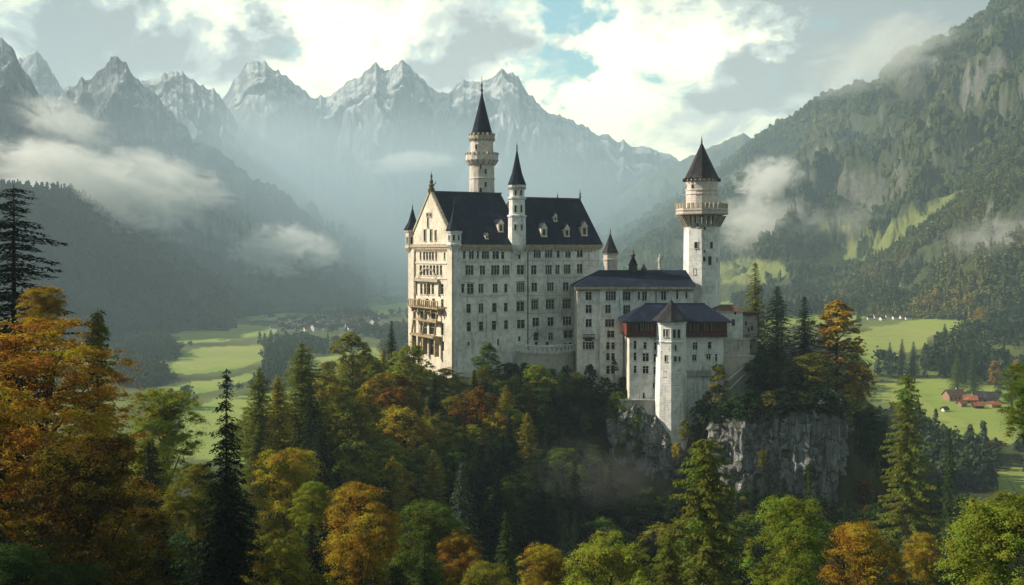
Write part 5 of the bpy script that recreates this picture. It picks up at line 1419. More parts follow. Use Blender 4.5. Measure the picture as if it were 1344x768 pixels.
def broadleaf(seed, leaves, leaf, H=16.0, R=5.6, lobes=13, crown_base=0.22, layered=0.0, pointed=0.0, gap=0.5, dome=False):
    """trunk, limbs, and a crown of leaf clumps gathered into uneven lobes"""
    rng = np.random.default_rng(seed)
    segs = []; zb = H * crown_base
    lean = rng.uniform(-0.5, 0.5, 2)
    top = np.array([lean[0], lean[1], H * 0.78])
    pts = [np.array([0, 0, -1.0]), np.array([lean[0] * 0.1, lean[1] * 0.1, zb]), np.array([lean[0] * 0.5, lean[1] * 0.5, H * 0.5]), top]
    rad = [0.40, 0.30, 0.18, 0.05]
    for a, b, r0, r1 in zip(pts, pts[1:], rad, rad[1:]): segs.append((a, b, r0, r1))
    cl = []; cr = []
    for k in range(lobes):
        t = (k + 0.5) / lobes
        z = zb + (H - zb) * (0.12 + 0.80 * t)
        env = math.sin(math.pi * min(1, max(0.04, (0.16 + 0.84 * t)))) ** (0.62 + pointed)
        env = max(env, 0.30 * (1 - t))
        if dome: env = (1 - max(0.0, (t - 0.4) / 0.62) ** 2.4) ** 0.55
        a = k * 2.39996 + rng.uniform(-0.5, 0.5)
        rr = R * env * rng.uniform(0.40, 0.72)
        rad_l = R * rng.uniform(0.30, 0.50) * (0.65 + 0.35 * env)
        c = np.array([rr * math.cos(a), rr * math.sin(a), z])
        c[2] = min(c[2], H - rad_l * 0.75)
        cl.append(c); cr.append(rad_l)
        o = np.array([lean[0] * 0.4, lean[1] * 0.4, max(zb * 0.9, z - rr * 0.9 - 1.0)])
        mid = (o + c) / 2 + np.array([0, 0, -0.3])
        segs.append((o, mid, 0.13, 0.08)); segs.append((mid, c, 0.08, 0.03))
        for q in range(3):
            d = rng.standard_normal(3); d[2] = abs(d[2]) * 0.7; d /= np.linalg.norm(d)
            segs.append((c - d * 0.1, c + d * rad_l * 0.9, 0.035, 0.012))
    cl.append(np.array([lean[0], lean[1], H - R * 0.36])); cr.append(R * 0.36)
    cl = np.array(cl); cr = np.array(cr)
    w = cr ** 2; w = w / w.sum()
    # clumps on the lobes
    ncl = int(22 * len(cl)); which = rng.choice(len(cl), ncl, p=w)
    d = rng.standard_normal((ncl, 3)); d[:, 2] += 0.25; d /= np.linalg.norm(d, axis=1, keepdims=True)
    rr = cr[which] * rng.uniform(0.5, 1.15, ncl) ** 0.7
    cc = cl[which] + d * rr[:, None] * np.array([1, 1, 0.86])
    if layered: cc[:, 2] = cc[:, 2] * (1 - layered) + layered * (np.round(cc[:, 2] / 1.25) * 1.25 + rng.normal(0, 0.1, ncl))
    keep = rng.random(ncl) > gap * (fbm(cc[:, 0] * 0.5 + cc[:, 2] * 0.3, cc[:, 1] * 0.5 - cc[:, 2] * 0.4, seed, 2) > 0.12)
    cc = cc[keep]; d = d[keep]
    cs = rng.uniform(0.07, 0.23, len(cc)) * R
    per = rng.poisson(leaves * cs ** 2 / (cs ** 2).sum()).clip(6)
    idx = np.repeat(np.arange(len(cc)), per); n = len(idx)
    g = rng.standard_normal((n, 3)); g /= (np.linalg.norm(g, axis=1, keepdims=True) + 1e-9)
    rad_ = np.abs(rng.normal(0, 0.66, n)).clip(0, 1.7)
    flat = np.array([1.0, 1.0, 0.42 - 0.2 * layered])
    P = cc[idx] + g * (cs[idx] * rad_)[:, None] * flat
    # drooping outer edge of each clump
    P[:, 2] -= 0.22 * (np.hypot(g[:, 0], g[:, 1]) * rad_) ** 2 * cs[idx] * 1.6
    Nn = d[idx] * 0.55 + g * 0.25 + np.array([0, 0, 0.75]) + rng.standard_normal((n, 3)) * 0.36
    sz = leaf * rng.uniform(0.65, 1.35, n)
    v = leaf_quads(P, Nn, sz, sz * 0.62, rng)
    crown = np_mesh('crown', v, quads(v), M['leaf'])
    return tubes_mesh('trunk', segs, M['bark']), crown, H, R

def conifer(seed, H=26.0, R=4.2, whorl=0.62, per=9, spacing=0.28, droop=0.35, bare=0.10, needle=0.62, ragged=0.25, fine=1, mat='needle', up=0.0, pw=0.85, thin=0.0):
    """straight trunk, whorls of boughs, each bough carrying needle sprays to both sides"""
    rng = np.random.default_rng(seed)
    segs = [((0, 0, -1), (0, 0, H * 0.5), 0.34, 0.2), ((0, 0, H * 0.5), (0, 0, H * 0.99), 0.2, 0.02)]
    Cs = []; Ns = []; Ls = []; Ds = []
    z = H * bare
    while z < H * 0.985:
        t = (z / H - bare) / (1 - bare)
        env = (1 - t) ** pw * (0.55 + 0.45 * min(1, t * 6 + 0.3))
        nb = max(4, int(per * (0.55 + 0.45 * (1 - t))))
        a0 = rng.random() * 6.28
        for q in range(nb):
            if rng.random() < thin: continue
            a = a0 + 6.283 * q / nb + rng.uniform(-0.25, 0.25)
            L = R * env * rng.uniform(1 - ragged, 1 + ragged) + 0.25
            zz = z + rng.uniform(-0.3, 0.3) * whorl
            dx, dy = math.cos(a), math.sin(a)
            m = max(3, int(L / spacing))
            s = (np.arange(m) + rng.random(m) * 0.6) / m; s = s.clip(0.04, 1)
            dr = droop * rng.uniform(0.6, 1.3)
            zz_ = zz + up * s * L - dr * L * (s ** 1.5) + 0.10 * L * np.clip(s - 0.75, 0, 1) * 2
            if q % 2 == 0: segs.append(((0, 0, zz), (dx * L * 0.6, dy * L * 0.6, zz + up * 0.6 * L - dr * L * 0.46), 0.05, 0.015))
            for side in (-1, 1):
                for f in range(fine):
                    tw = (0.16 + 0.42 * (1 - s) * min(1.0, L / 2.2) + 0.1) * rng.uniform(0.6, 1.3, m) * min(1, 0.4 + L * 0.3)
                    off = (f + 0.5 + rng.uniform(-0.2, 0.2, m)) / fine
                    bx = dx * s * L - dy * side * tw * off * 1.25 + dx * tw * off * 0.5
                    by = dy * s * L + dx * side * tw * off * 1.25 + dy * tw * off * 0.5
                    Cs.append(np.stack([bx, by, zz_ - 0.16 * tw * off * 3 + rng.normal(0, 0.06, m)], 1))
                    Ds.append(np.stack([dx * 0.6 - dy * side + rng.normal(0, 0.3, m), dy * 0.6 + dx * side + rng.normal(0, 0.3, m), np.full(m, -0.28) + rng.normal(0, 0.25, m)], 1))
                    Ls.append(needle * rng.uniform(0.7, 1.25, m) * min(1, 0.45 + L * 0.3))
        z += whorl * (0.75 + 0.5 * rng.random()) * (1.0 - 0.45 * t)
    C = np.concatenate(Cs); D = np.concatenate(Ds); L = np.concatenate(Ls)[:, None]
    D /= np.linalg.norm(D, axis=1, keepdims=True)
    n = len(C)
    up_ = np.array([0, 0, 1.0]) + rng.standard_normal((n, 3)) * 0.35
    b = np.cross(D, up_); b /= np.linalg.norm(b, axis=1, keepdims=True)
    Wd = L * 0.34
    v = np.stack([C - D * L * 0.45, C + b * Wd / 2 + np.array([0, 0, 0.02]), C + D * L * 0.6 - np.array([0, 0, 1.0]) * L * 0.12, C - b * Wd / 2 + np.array([0, 0, 0.02])], 1).reshape(-1, 3)
    # leader
    crown = np_mesh('crown', v, quads(v), M[mat])
    return tubes_mesh('trunk', segs, M['bark'], 5), crown, H, R

PROTO = {
    'broad': [broadleaf(100 + i, 15000, 0.40, lobes=11 + i % 4, gap=0.5) for i in range(5)],
    'broadnear': [broadleaf(140 + i, 72000, 0.18, lobes=16 + i, gap=0.5, layered=0.35 * (i % 2)) for i in range(3)],
    'bignear': [broadleaf(160 + i, 110000, 0.20, H=26, R=7.4, lobes=30, crown_base=0.05, layered=0.5, gap=0.5, dome=True) for i in range(1)],
    'shrub': [broadleaf(120 + i, 3800, 0.50, H=8.0, R=3.6, lobes=8, crown_base=0.05, gap=0.3) for i in range(3)],
    'tallbroad': [broadleaf(130 + i, 16000, 0.42, H=20, R=4.6, lobes=15, crown_base=0.1, pointed=0.35, gap=0.4) for i in range(3)],
    'spruce': [conifer(200 + i, 26, 4.3, per=8, spacing=0.36, needle=0.8, droop=0.42, ragged=0.28) for i in range(4)],
    'larch': [conifer(220 + i, 22, 4.6, per=10, whorl=0.55, spacing=0.22, needle=0.66, droop=0.16, ragged=0.5, up=0.12, pw=0.6, bare=0.05, mat='leaf') for i in range(3)],
    'sprucenear': [conifer(240 + i, 28, 4.6, whorl=0.6, per=8, spacing=0.20, needle=0.46, droop=0.40, fine=2, ragged=0.32, bare=0.06, thin=0.05) for i in range(2)],
    'sprucebare': [conifer(260, 34, 4.4, whorl=0.75, per=9, spacing=0.14, needle=0.38, droop=0.32, fine=2, ragged=0.5, bare=0.06, thin=0.10, pw=0.62)],
    'firnear': [conifer(270 + i, 26, 5.6, whorl=0.7, per=9, spacing=0.19, needle=0.46, droop=0.20, fine=3, ragged=0.42, up=0.04, bare=0.05, pw=0.5, mat='leaf') for i in range(2)],
    'snag': [conifer(280, 20, 2.2, whorl=0.8, per=5, spacing=0.5, needle=0.4, droop=0.1, ragged=0.5, thin=0.45)],
}
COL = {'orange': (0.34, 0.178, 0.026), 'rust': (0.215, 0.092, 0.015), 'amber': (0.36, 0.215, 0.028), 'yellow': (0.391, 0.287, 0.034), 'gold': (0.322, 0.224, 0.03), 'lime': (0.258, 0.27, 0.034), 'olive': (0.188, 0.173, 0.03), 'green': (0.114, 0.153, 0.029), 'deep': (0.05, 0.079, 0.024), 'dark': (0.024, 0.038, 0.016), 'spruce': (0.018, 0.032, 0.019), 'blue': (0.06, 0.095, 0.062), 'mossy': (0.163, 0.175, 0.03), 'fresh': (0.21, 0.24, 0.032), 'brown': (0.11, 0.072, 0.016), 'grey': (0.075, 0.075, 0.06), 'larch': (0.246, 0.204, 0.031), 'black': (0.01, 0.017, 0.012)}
trng = random.Random(7)
TREES = []        # (px, Y, X, radius) for spacing
FIRST = {}
def place_tree(kind, px, Y, top_py, width_px, colour, label, group=None, cat='tree', name=None, base=None, variant=None, minh=3.0, trunk=True):
    """a tree standing on the ground at its own distance; size read from the photo"""
    X = X_of(px, Y); zg = gh(X, Y) if base is None else base
    H = max(minh, Z_of(top_py, Y) - zg)
    if H > 30 or H < 4: print('HEIGHT', kind, px, Y, round(H, 1), round(zg, 1))
    v = variant if variant is not None else trng.randrange(len(PROTO[kind]))
    tm, cm, H0, R0 = PROTO[kind][v % len(PROTO[kind])]
    W = width_px * Y / F / 2
    nm = name or {'spruce': 'spruce_tree', 'sprucenear': 'spruce_tree', 'sprucebare': 'spruce_tree', 'larch': 'larch_tree', 'firnear': 'fir_tree', 'shrub': 'shrub', 'snag': 'bare_tree'}.get(kind, 'broadleaf_tree')
    root = empty(nm, (X, Y, zg - 0.3), label, cat if kind != 'shrub' else 'shrub', group)
    root.rotation_euler = (0, 0, trng.uniform(0, 6.283))
    root.scale = (W / R0, W / R0, H / H0)
    hc = 1.0
    if kind in ('broad', 'broadnear', 'tallbroad', 'shrub', 'bignear'):
        hc = min(1.0, 2 * W * (1.9 if kind == 'tallbroad' else 1.45) / H)
    src = FIRST.get((kind, v % len(PROTO[kind])))
    if src is None:
        a = link('trunk', tm, root); b = link('crown', cm, root)
        FIRST[(kind, v % len(PROTO[kind]))] = (a, b)
    else:
        a, b = src[0].copy(), src[1].copy()
        for o in (a, b): col.objects.link(o); o.parent = root
    b.scale = (1, 1, hc); b.location = (0, 0, H0 * (1 - hc))
    k = trng.uniform(0.88, 1.12)
    c = COL[colour]
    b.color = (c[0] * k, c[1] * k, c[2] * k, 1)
    TREES.append((px, Y, X, W, H))
    return root

# ---- trees one can point at
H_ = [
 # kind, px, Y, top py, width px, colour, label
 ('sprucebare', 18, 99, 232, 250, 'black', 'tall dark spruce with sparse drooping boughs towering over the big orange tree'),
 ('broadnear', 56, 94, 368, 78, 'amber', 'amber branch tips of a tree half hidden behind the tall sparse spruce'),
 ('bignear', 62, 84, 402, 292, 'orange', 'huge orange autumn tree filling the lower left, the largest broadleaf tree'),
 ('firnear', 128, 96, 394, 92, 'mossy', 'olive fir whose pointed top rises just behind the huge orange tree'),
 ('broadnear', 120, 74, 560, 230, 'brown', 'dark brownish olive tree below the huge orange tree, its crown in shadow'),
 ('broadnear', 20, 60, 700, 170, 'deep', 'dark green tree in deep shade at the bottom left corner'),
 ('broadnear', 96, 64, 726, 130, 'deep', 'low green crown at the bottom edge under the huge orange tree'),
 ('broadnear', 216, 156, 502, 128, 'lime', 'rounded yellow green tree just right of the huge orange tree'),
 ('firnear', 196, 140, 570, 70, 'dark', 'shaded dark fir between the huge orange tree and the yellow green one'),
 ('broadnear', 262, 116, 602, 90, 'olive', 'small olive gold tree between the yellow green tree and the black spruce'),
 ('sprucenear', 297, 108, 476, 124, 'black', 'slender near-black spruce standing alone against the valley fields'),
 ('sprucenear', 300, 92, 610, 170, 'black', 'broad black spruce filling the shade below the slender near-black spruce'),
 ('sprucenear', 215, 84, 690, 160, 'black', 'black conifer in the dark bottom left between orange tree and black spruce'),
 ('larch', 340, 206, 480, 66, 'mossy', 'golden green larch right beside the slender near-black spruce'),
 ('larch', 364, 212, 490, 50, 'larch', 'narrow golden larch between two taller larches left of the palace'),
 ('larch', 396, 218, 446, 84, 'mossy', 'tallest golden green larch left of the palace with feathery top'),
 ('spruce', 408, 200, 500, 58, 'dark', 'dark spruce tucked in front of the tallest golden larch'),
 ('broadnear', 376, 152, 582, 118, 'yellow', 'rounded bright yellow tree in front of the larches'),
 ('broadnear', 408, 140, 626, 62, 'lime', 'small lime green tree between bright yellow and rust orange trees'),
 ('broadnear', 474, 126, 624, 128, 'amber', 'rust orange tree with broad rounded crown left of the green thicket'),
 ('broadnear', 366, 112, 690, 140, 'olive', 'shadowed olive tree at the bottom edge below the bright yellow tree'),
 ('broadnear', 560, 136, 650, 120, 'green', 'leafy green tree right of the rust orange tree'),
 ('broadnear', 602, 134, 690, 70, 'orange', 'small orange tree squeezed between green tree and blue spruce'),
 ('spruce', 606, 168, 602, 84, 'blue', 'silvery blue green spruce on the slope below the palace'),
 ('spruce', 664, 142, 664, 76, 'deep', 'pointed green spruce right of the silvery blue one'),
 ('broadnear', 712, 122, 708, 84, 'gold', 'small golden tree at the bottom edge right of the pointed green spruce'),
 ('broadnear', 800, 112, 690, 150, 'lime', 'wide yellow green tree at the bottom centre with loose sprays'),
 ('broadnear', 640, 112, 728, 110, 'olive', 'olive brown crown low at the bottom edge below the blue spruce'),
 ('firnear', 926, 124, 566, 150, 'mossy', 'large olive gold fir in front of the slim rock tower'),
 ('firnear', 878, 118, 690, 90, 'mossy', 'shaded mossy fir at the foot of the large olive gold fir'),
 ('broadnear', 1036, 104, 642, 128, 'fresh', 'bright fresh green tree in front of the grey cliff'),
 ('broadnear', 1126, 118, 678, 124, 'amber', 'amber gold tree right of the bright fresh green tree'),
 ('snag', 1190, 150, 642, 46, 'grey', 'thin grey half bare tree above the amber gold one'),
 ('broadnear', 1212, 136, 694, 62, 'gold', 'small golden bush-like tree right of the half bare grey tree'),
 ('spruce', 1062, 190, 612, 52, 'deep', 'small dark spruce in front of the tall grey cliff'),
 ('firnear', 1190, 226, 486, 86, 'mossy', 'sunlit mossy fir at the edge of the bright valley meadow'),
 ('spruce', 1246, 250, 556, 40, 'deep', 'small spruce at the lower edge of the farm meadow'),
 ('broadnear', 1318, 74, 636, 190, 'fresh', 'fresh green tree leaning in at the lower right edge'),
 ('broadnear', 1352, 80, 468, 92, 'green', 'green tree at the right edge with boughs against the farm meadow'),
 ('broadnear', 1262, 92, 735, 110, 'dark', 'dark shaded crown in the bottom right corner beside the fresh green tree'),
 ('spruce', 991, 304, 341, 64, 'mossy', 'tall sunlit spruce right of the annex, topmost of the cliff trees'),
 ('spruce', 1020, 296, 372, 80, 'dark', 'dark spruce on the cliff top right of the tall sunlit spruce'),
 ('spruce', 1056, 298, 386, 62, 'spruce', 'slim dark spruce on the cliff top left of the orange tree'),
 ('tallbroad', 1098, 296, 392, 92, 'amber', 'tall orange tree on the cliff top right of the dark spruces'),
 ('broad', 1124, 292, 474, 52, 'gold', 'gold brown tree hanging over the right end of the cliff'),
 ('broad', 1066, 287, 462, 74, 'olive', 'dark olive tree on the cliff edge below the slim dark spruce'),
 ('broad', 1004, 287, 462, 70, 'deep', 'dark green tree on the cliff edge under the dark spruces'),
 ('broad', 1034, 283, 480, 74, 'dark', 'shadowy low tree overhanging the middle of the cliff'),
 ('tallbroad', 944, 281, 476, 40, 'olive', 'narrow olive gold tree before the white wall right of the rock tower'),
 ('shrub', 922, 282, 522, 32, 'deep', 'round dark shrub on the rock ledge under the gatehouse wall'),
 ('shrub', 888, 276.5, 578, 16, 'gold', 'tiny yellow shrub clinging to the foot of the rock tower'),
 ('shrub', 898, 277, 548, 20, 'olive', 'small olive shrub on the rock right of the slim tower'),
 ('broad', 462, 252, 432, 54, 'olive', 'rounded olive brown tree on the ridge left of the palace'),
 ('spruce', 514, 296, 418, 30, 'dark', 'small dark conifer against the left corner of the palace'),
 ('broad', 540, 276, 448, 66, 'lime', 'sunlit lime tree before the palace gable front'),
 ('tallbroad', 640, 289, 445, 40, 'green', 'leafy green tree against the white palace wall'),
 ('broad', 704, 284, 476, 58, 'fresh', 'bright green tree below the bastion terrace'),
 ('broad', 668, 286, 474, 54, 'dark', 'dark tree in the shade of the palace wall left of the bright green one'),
 ('broad', 586, 282, 480, 44, 'olive', 'olive tree below the front corner of the palace'),
 ('shrub', 775, 297, 476, 22, 'dark', 'dark ivy shrub in the corner between palace and wing'),
 ('shrub', 806, 296, 470, 12, 'deep', 'small creeper shrub at the wing wall beside the bay'),
 ('broad', 812, 287, 512, 44, 'green', 'grass green tree at the foot of the wing bay'),
 ('broad', 762, 289, 494, 50, 'dark', 'dark green tree under the corner of palace and wing'),
 ('shrub', 836, 284, 534, 40, 'green', 'green shrub bank on the ledge below the white retaining wall'),
 ('shrub', 690, 300, 474, 24, 'dark', 'dark ivy shrub at the left foot of the bastion terrace'),
 ('shrub', 722, 296, 482, 34, 'deep', 'deep green shrub covering the middle of the bastion wall'),
 ('shrub', 744, 299, 478, 26, 'dark', 'dark shrub against the buttress wall right of the bastion'),
 ('broad', 430, 236, 486, 62, 'larch', 'golden brown tree on the ridge between the larches and the palace'),
 ('broad', 492, 262, 470, 52, 'mossy', 'mossy green tree below the small dark conifer by the palace'),
]
for kd, px, Y, ty, wd, c, lb in H_:
    place_tree(kd, px, Y, ty, wd, c, lb)

# ---- the wooded slopes: every tree its own object, scattered with spacing
SPAN = [  # region: polygon in the photo, crown-top based; species mix; phrase
    ('on the sunny slope below the palace', [(395, 500), (470, 470), (560, 486), (620, 500), (700, 520), (690, 600), (560, 640), (420, 620), (390, 560)], (188, 288), [('broad', 'olive', 4), ('broad', 'green', 3), ('broad', 'gold', 2), ('broad', 'mossy', 6), ('broad', 'rust', 1), ('spruce', 'dark', 1), ('larch', 'larch', 2), ('broad', 'lime', 4)], 74),  # leaf mix lightened to carry the sunlight on this slope
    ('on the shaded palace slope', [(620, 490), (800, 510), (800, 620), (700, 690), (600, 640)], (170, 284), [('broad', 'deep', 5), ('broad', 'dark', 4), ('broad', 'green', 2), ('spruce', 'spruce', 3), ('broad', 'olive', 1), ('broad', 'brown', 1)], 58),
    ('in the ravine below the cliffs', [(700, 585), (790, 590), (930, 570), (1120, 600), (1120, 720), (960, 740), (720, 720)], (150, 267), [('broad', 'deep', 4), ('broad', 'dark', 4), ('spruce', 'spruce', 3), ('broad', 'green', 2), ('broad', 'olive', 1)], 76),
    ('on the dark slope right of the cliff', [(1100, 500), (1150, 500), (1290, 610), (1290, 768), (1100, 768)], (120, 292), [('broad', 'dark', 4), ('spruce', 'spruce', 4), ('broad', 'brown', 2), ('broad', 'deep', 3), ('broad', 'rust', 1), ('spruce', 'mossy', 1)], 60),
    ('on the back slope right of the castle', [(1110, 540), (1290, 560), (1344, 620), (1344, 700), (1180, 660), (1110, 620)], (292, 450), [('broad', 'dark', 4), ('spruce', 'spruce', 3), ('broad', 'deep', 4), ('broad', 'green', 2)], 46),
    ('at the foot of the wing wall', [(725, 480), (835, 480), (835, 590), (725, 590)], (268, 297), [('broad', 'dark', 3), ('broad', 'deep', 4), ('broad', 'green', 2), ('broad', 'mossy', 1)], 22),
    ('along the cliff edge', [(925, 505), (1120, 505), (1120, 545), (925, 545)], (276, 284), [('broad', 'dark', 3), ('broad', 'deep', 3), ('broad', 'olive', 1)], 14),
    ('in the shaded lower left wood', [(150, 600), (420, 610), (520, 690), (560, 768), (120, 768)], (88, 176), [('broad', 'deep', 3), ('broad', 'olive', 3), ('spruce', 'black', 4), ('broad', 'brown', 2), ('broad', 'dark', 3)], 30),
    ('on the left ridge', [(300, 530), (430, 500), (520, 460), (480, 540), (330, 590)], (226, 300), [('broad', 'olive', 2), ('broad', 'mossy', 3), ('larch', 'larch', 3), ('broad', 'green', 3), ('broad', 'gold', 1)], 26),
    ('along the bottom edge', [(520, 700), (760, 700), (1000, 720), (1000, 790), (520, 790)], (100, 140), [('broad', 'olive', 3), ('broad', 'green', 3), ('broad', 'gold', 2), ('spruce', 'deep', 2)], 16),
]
CW = {'olive': 'olive', 'green': 'green', 'gold': 'golden', 'mossy': 'mossy green', 'rust': 'rust red', 'dark': 'dark', 'larch': 'golden green', 'lime': 'lime', 'deep': 'deep green', 'spruce': 'dark', 'brown': 'brownish', 'black': 'black', 'yellow': 'yellow', 'amber': 'amber', 'blue': 'bluish', 'fresh': 'bright green'}
KW = {'broad': 'broadleaf tree', 'spruce': 'spruce', 'larch': 'larch', 'tallbroad': 'broadleaf tree', 'shrub': 'shrub'}
def ordinal(i):
    return ['first', 'second', 'third', 'fourth', 'fifth', 'sixth', 'seventh', 'eighth', 'ninth', 'tenth', 'eleventh', 'twelfth', 'thirteenth', 'fourteenth', 'fifteenth', 'sixteenth', 'seventeenth', 'eighteenth', 'nineteenth', 'twentieth'][i] if i < 20 else f'{i + 1}th'
def hidden_by_castle(px, Y):
    x = X_of(px, Y)
    return (Y > 279 and 780 < px < 985) or (Y > 292 and 560 < px < 990) or (Y > 268 and 905 < px < 1120) or (Y > 276 and 785 < px < 930)
srng = random.Random(21)
for phrase, poly, (ya, yb), mix_, count in SPAN:
    xs = [p[0] for p in poly]; ys = [p[1] for p in poly]
    made = []; tries = 0
    tot = sum(m_[2] for m_ in mix_)
    while len(made) < count and tries < 6000:
        tries += 1
        Y = math.sqrt(srng.uniform(ya * ya, yb * yb)); px = srng.uniform(min(xs), max(xs)); x = X_of(px, Y)
        if hidden_by_castle(px, Y) and 'cliff edge' not in phrase and not ('wing wall' in phrase and px < 822): continue
        zg = gh(x, Y)
        r = srng.uniform(0, tot); k = 0
        while r > mix_[k][2]: r -= mix_[k][2]; k += 1
        kind, colour, _ = mix_[k]
        con = kind != 'broad'
        H = srng.uniform(11, 19) if con else srng.uniform(8.5, 15.5)
        if Y > 268 and Y < 290: H *= 0.7
        if 'cliff edge' in phrase: H *= 0.75
        if 'wing wall' in phrase: H *= 0.62
        W = H * srng.uniform(0.17, 0.22) if con else H * srng.uniform(0.34, 0.48)
        pyt = HY + F * (CZ - zg - H) / Y; pym = HY + F * (CZ - zg - H * 0.6) / Y
        if not in_poly(np.array([px]), np.array([pym]), poly)[0]: continue
        if any((x - t[2]) ** 2 + (Y - t[1]) ** 2 < (0.62 * (W + min(t[3], 4))) ** 2 for t in TREES): continue
        # keep the named trees in view: nothing tall straight in front of them
        made.append((kind, px, Y, pyt, 2 * W * F / Y, colour))
        TREES.append((px, Y, x, W, H))
    made.sort(key=lambda q: (q[0], q[5], q[1]))
    cnt = {}
    for q in made: cnt[(q[0], q[5])] = cnt.get((q[0], q[5]), 0) + 1
    seen = {}
    for q in made:
        i = seen.get((q[0], q[5]), 0); seen[(q[0], q[5])] = i + 1
        art = f'{CW[q[5]]} {KW[q[0]]} {phrase}'
        lb = art if cnt[(q[0], q[5])] == 1 else f'{art}, {ordinal(i)} from left'
        place_tree(q[0], q[1], q[2], q[3], q[4], q[5], lb, 'trees ' + phrase, minh=2.0)

for i, (px, Y, zb, w, top, c) in enumerate([(928, 281, 84, 26, 512, 'deep'), (946, 277, 86, 36, 520, 'dark'), (966, 274.5, 87, 40, 514, 'deep'), (986, 273, 88, 44, 508, 'dark'), (1008, 272.5, 89, 40, 512, 'olive'),
        (1030, 271.5, 89.5, 46, 506, 'dark'), (1052, 271.5, 89.5, 38, 512, 'deep'), (1074, 271.5, 89, 46, 506, 'dark'), (1096, 274, 88, 44, 512, 'deep'), (1108, 281, 86, 36, 516, 'olive')]):
    place_tree('shrub', px, Y + 1.2, top, w, c, f'{CW[c]} shrub overhanging the grey cliff top, {ordinal(i)} from left', 'shrubs overhanging the cliff', base=zb)
for px, Y, zb, w, top, c, lb in ((1002, 269.5, 76, 18, 588, 'olive', 'small olive shrub rooted in the middle of the cliff face'), (1064, 268.5, 73, 20, 606, 'deep', 'small green shrub low on the right cliff face'),
        (948, 275, 77, 18, 584, 'deep', 'small green shrub on the left flank of the big cliff'), (838, 279, 78, 20, 584, 'deep', 'green shrub clinging to the rock left of the slim tower')):
    place_tree('shrub', px, Y, top, w, c, lb, base=zb, minh=2.0)
# unseen spruces added left of the view to shade the lower left
for px, Y, ty, wd in ((-70, 64, 330, 190), (-120, 78, 330, 170), (-90, 92, 360, 150), (-190, 70, 300, 190), (-150, 104, 390, 130)):
    place_tree('spruce', px, Y, ty, wd, 'spruce', 'added unseen spruce beyond the left edge, shading the lower left', 'added spruces beyond the left edge')

def undergrowth():
    rng = np.random.default_rng(9)
    n = 40000
    Y = np.sqrt(rng.uniform(100 ** 2, 430 ** 2, n)); px = rng.uniform(100, 1400, n); x = (px - CX) * Y / F
    ok = ~((Y > np.where((px > 690) & (px < 815), 297, 282)) & (px > 560) & (px < 1000)) & (fbm(x / 6, Y / 6, 3, 2) > -0.5)
    x, Y = x[ok], Y[ok]; z = ground_h(x, Y); n = len(x); k = 12
    r = rng.uniform(0.5, 1.3, n).repeat(k)
    g = rng.standard_normal((n * k, 3)); g[:, 2] = np.abs(g[:, 2]) * 0.7
    C = np.stack([x, Y, z], 1).repeat(k, 0) + g * r[:, None] * 0.55
    v = leaf_quads(C, g + np.array([0, 0, 0.7]), 0.55 * rng.uniform(0.6, 1.3, n * k), 0.36 * rng.uniform(0.6, 1.3, n * k), rng)
    o = link('undergrowth', np_mesh('undergrowth', v, quads(v), M['leaf']))
    o.color = (0.045, 0.060, 0.016, 1)
    tag(o, 'low leafy undergrowth covering the forest floor of the castle hill', 'undergrowth', kind='stuff')
undergrowth()

# ---- trees and houses in the valley that can be told apart
V_ = [
 ('tallbroad', 1223, 960, 483, 19, 'amber', 'round amber tree alone at the upper edge of the farm meadow'),
 ('tallbroad', 1306, 850, 472, 22, 'orange', 'tall orange tree at the wood edge above the farm'),
 ('tallbroad', 1334, 840, 470, 20, 'amber', 'amber tree right of the tall orange tree above the farm'),
 ('broad', 1286, 1180, 402, 20, 'gold', 'small golden bush at the upper end of the far meadow'),
 ('spruce', 1168, 900, 448, 20, 'deep', 'pointed spruce at the left end of the dark row between the meadows'),
 ('spruce', 1184, 905, 444, 20, 'deep', 'spruce second from left in the dark row between the meadows'),
 ('spruce', 1199, 900, 447, 22, 'dark', 'spruce third from left in the dark row between the meadows'),
 ('spruce', 1240, 1080, 424, 18, 'deep', 'spruce at the left end of the copse beside the far meadow'),
 ('spruce', 1262, 1100, 420, 18, 'deep', 'bushy spruce in the copse right of the far meadow'),
 ('spruce', 1278, 820, 452, 30, 'deep', 'big spruce standing just above the farm buildings'),
 ('spruce', 1256, 830, 462, 26, 'green', 'green spruce left of the big spruce above the farm'),
 ('broad', 1328, 760, 488, 40, 'deep', 'dark rounded tree right of the farm buildings'),
 ('broad', 1215, 640, 566, 34, 'olive', 'olive tree at the lower left edge of the farm meadow'),
 ('broad', 1275, 640, 572, 40, 'olive', 'olive bush row centre at the foot of the farm meadow'),
 ('broad', 1305, 640, 576, 36, 'brown', 'brownish bush at the foot of the farm meadow near the right edge'),
 ('broad', 1244, 645, 574, 30, 'green', 'green bush at the foot of the farm meadow'),
]
for kd, px, Y, ty, wd, c, lb in V_:
    place_tree(kd, px, Y, ty, wd, c, lb, variant=0, minh=6.0)

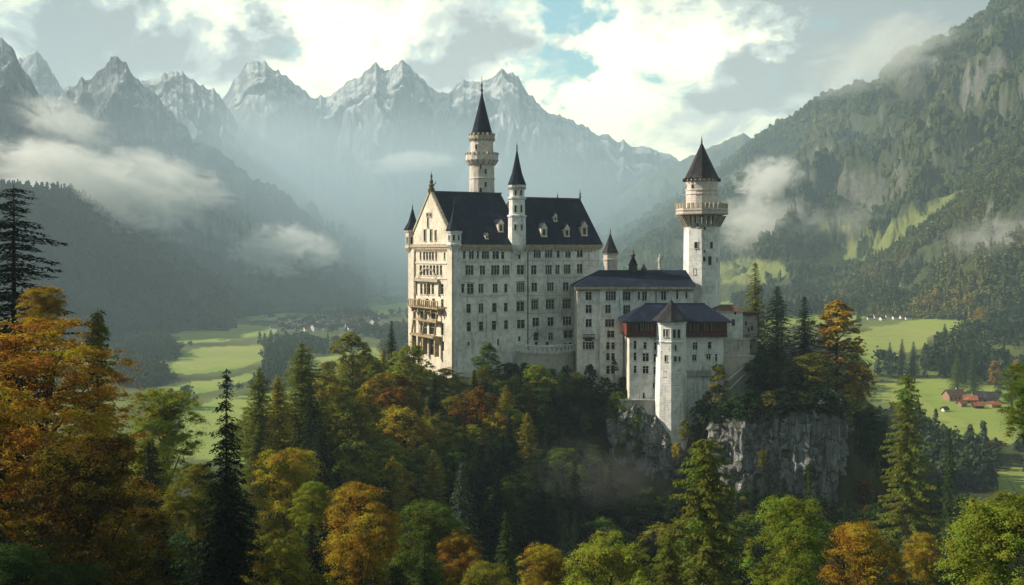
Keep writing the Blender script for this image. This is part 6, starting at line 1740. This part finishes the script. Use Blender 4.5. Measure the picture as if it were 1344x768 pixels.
def house(px, Y, wpx, dpx, hm, rot, wall, roof, label, group=None, cat='house', name='farmhouse', detail=True, roof_h=None):
    x = X_of(px, Y); z = gh(x, Y); w = wpx * Y / F; d = dpx * Y / F
    root = empty(name, (x, Y, z - 0.4), label, cat, group); root.rotation_euler = (0, 0, rot)
    a, b = w / 2, d / 2; rh = roof_h or d * 0.42
    m = MB()
    m.poly([(-a, -b, 0), (a, -b, 0), (a, -b, hm), (-a, -b, hm)]); m.poly([(a, b, 0), (-a, b, 0), (-a, b, hm), (a, b, hm)])
    m.poly([(a, -b, 0), (a, b, 0), (a, b, hm), (a, 0, hm + rh), (a, -b, hm)]); m.poly([(-a, b, 0), (-a, -b, 0), (-a, -b, hm), (-a, 0, hm + rh), (-a, b, hm)])
    m.build('wall', wall, root)
    m = MB(); e = 0.7; t = 0.3
    for s in (-1, 1):
        q = [(-a - e, s * (b + e), hm - e * rh / b), (a + e, s * (b + e), hm - e * rh / b), (a + e, 0, hm + rh + 0.02), (-a - e, 0, hm + rh + 0.02)]
        up = [(p[0], p[1], p[2] + t) for p in q]
        if s > 0: q, up = q[::-1], up[::-1]
        m.hexa(q, up)
    rf = m.build('roof', roof, root)
    if detail:
        m = MB(); m.box(a * 0.3, a * 0.3 + 0.8, 0.4, 1.2, hm + rh * 0.5, hm + rh + 1.1); m.build('chimney', M['cottage'], rf)
        for q in range(4):
            s = -a + 2 * a * (q + 0.5) / 4
            m = MB(); m.box(s - 0.55, s + 0.55, -b - 0.08, -b - 0.003, hm * 0.3, hm * 0.72, 0); m.box(s - 0.75, s + 0.75, -b - 0.14, -b - 0.004, hm * 0.72 + 0.01, hm * 0.72 + 0.2, 1); m.build('window', [M['glass'], M['sill']], root)
        m = MB(); m.box(a + 0.003, a + 0.1, -0.7, 0.7, 0, 2.3); m.build('door', M['dark_wood'], root)
    return root
house(1252, 800, 24, 15, 4.2, 0.25, M['farm_wall'], M['roof_brown'], 'large farmhouse with steep brown roof at the left of the farm')
house(1273, 790, 16, 11, 3.2, -0.2, M['farm_wall'], M['roof_red'], 'low farm shed with red tiled roof in the middle of the farm', name='farm_shed')
house(1296, 795, 26, 16, 4.0, -0.35, M['farm_wall'], M['roof_grey'], 'large barn with dark roof and reddish walls at the right of the farm', name='barn')
house(1284, 772, 12, 8, 2.4, 0.1, M['dark_wood'], M['roof_red'], 'small dark timber hut in front of the farm barn', name='hut', detail=False)
house(1175, 985, 18, 7, 3.0, 0.05, M['cottage'], M['cottage'], 'long pale shed at the edge of the upper meadow', name='shed', detail=False)
house(1240, 760, 7, 6, 2.2, 0.4, M['cottage'], M['roof_grey'], 'tiny grey-roofed hut left of the large farmhouse', name='hut', detail=False)
house(1262, 778, 10, 8, 2.6, 0.5, M['farm_wall'], M['roof_red'], 'small red-roofed cottage in front of the large farmhouse', name='cottage', detail=False)
house(1306, 775, 11, 8, 2.6, 0.0, M['farm_wall'], M['roof_red'], 'small red-roofed shed at the right end of the farm', name='farm_shed', detail=False)
for i, (px, Y) in enumerate([(1142, 1330), (1150, 1345), (1158, 1325), (1166, 1350), (1175, 1335), (1184, 1340), (1192, 1330)]):
    house(px, Y, 7, 5, 3.2, 0.2 * (i % 3), M['cottage'], M['roof_brown'] if i % 2 else M['roof_grey'], 'tiny pale house in the hamlet beyond the far right meadow', 'hamlet houses beyond the right meadow', detail=False, name='house')
vr_ = random.Random(5)
vh = house(430, 1900, 7, 5, 5, 0.3, M['cottage'], M['roof_grey'], 'tiny pale house in the distant village left of the palace', 'houses of the distant village', detail=False, name='house')
vh2 = house(418, 1930, 7, 5, 5, -0.2, M['cottage'], M['roof_brown'], 'tiny pale house in the distant village left of the palace', 'houses of the distant village', detail=False, name='house')
def copy_tree(o, parent=None):
    c = o.copy(); col.objects.link(c); c.parent = parent
    for ch in o.children: copy_tree(ch, c)
    return c
for i in range(120):
    px = vr_.gauss(425, 38); Y = vr_.uniform(1780, 2080)
    if not 352 < px < 526: continue
    o = copy_tree(vh if vr_.random() < 0.6 else vh2)
    x = X_of(px, Y); o.location = (x, Y, gh(x, Y) - 0.4); o.rotation_euler = (0, 0, vr_.uniform(0, 3.1)); s = vr_.uniform(0.9, 1.7); o.scale = (s, s, s)
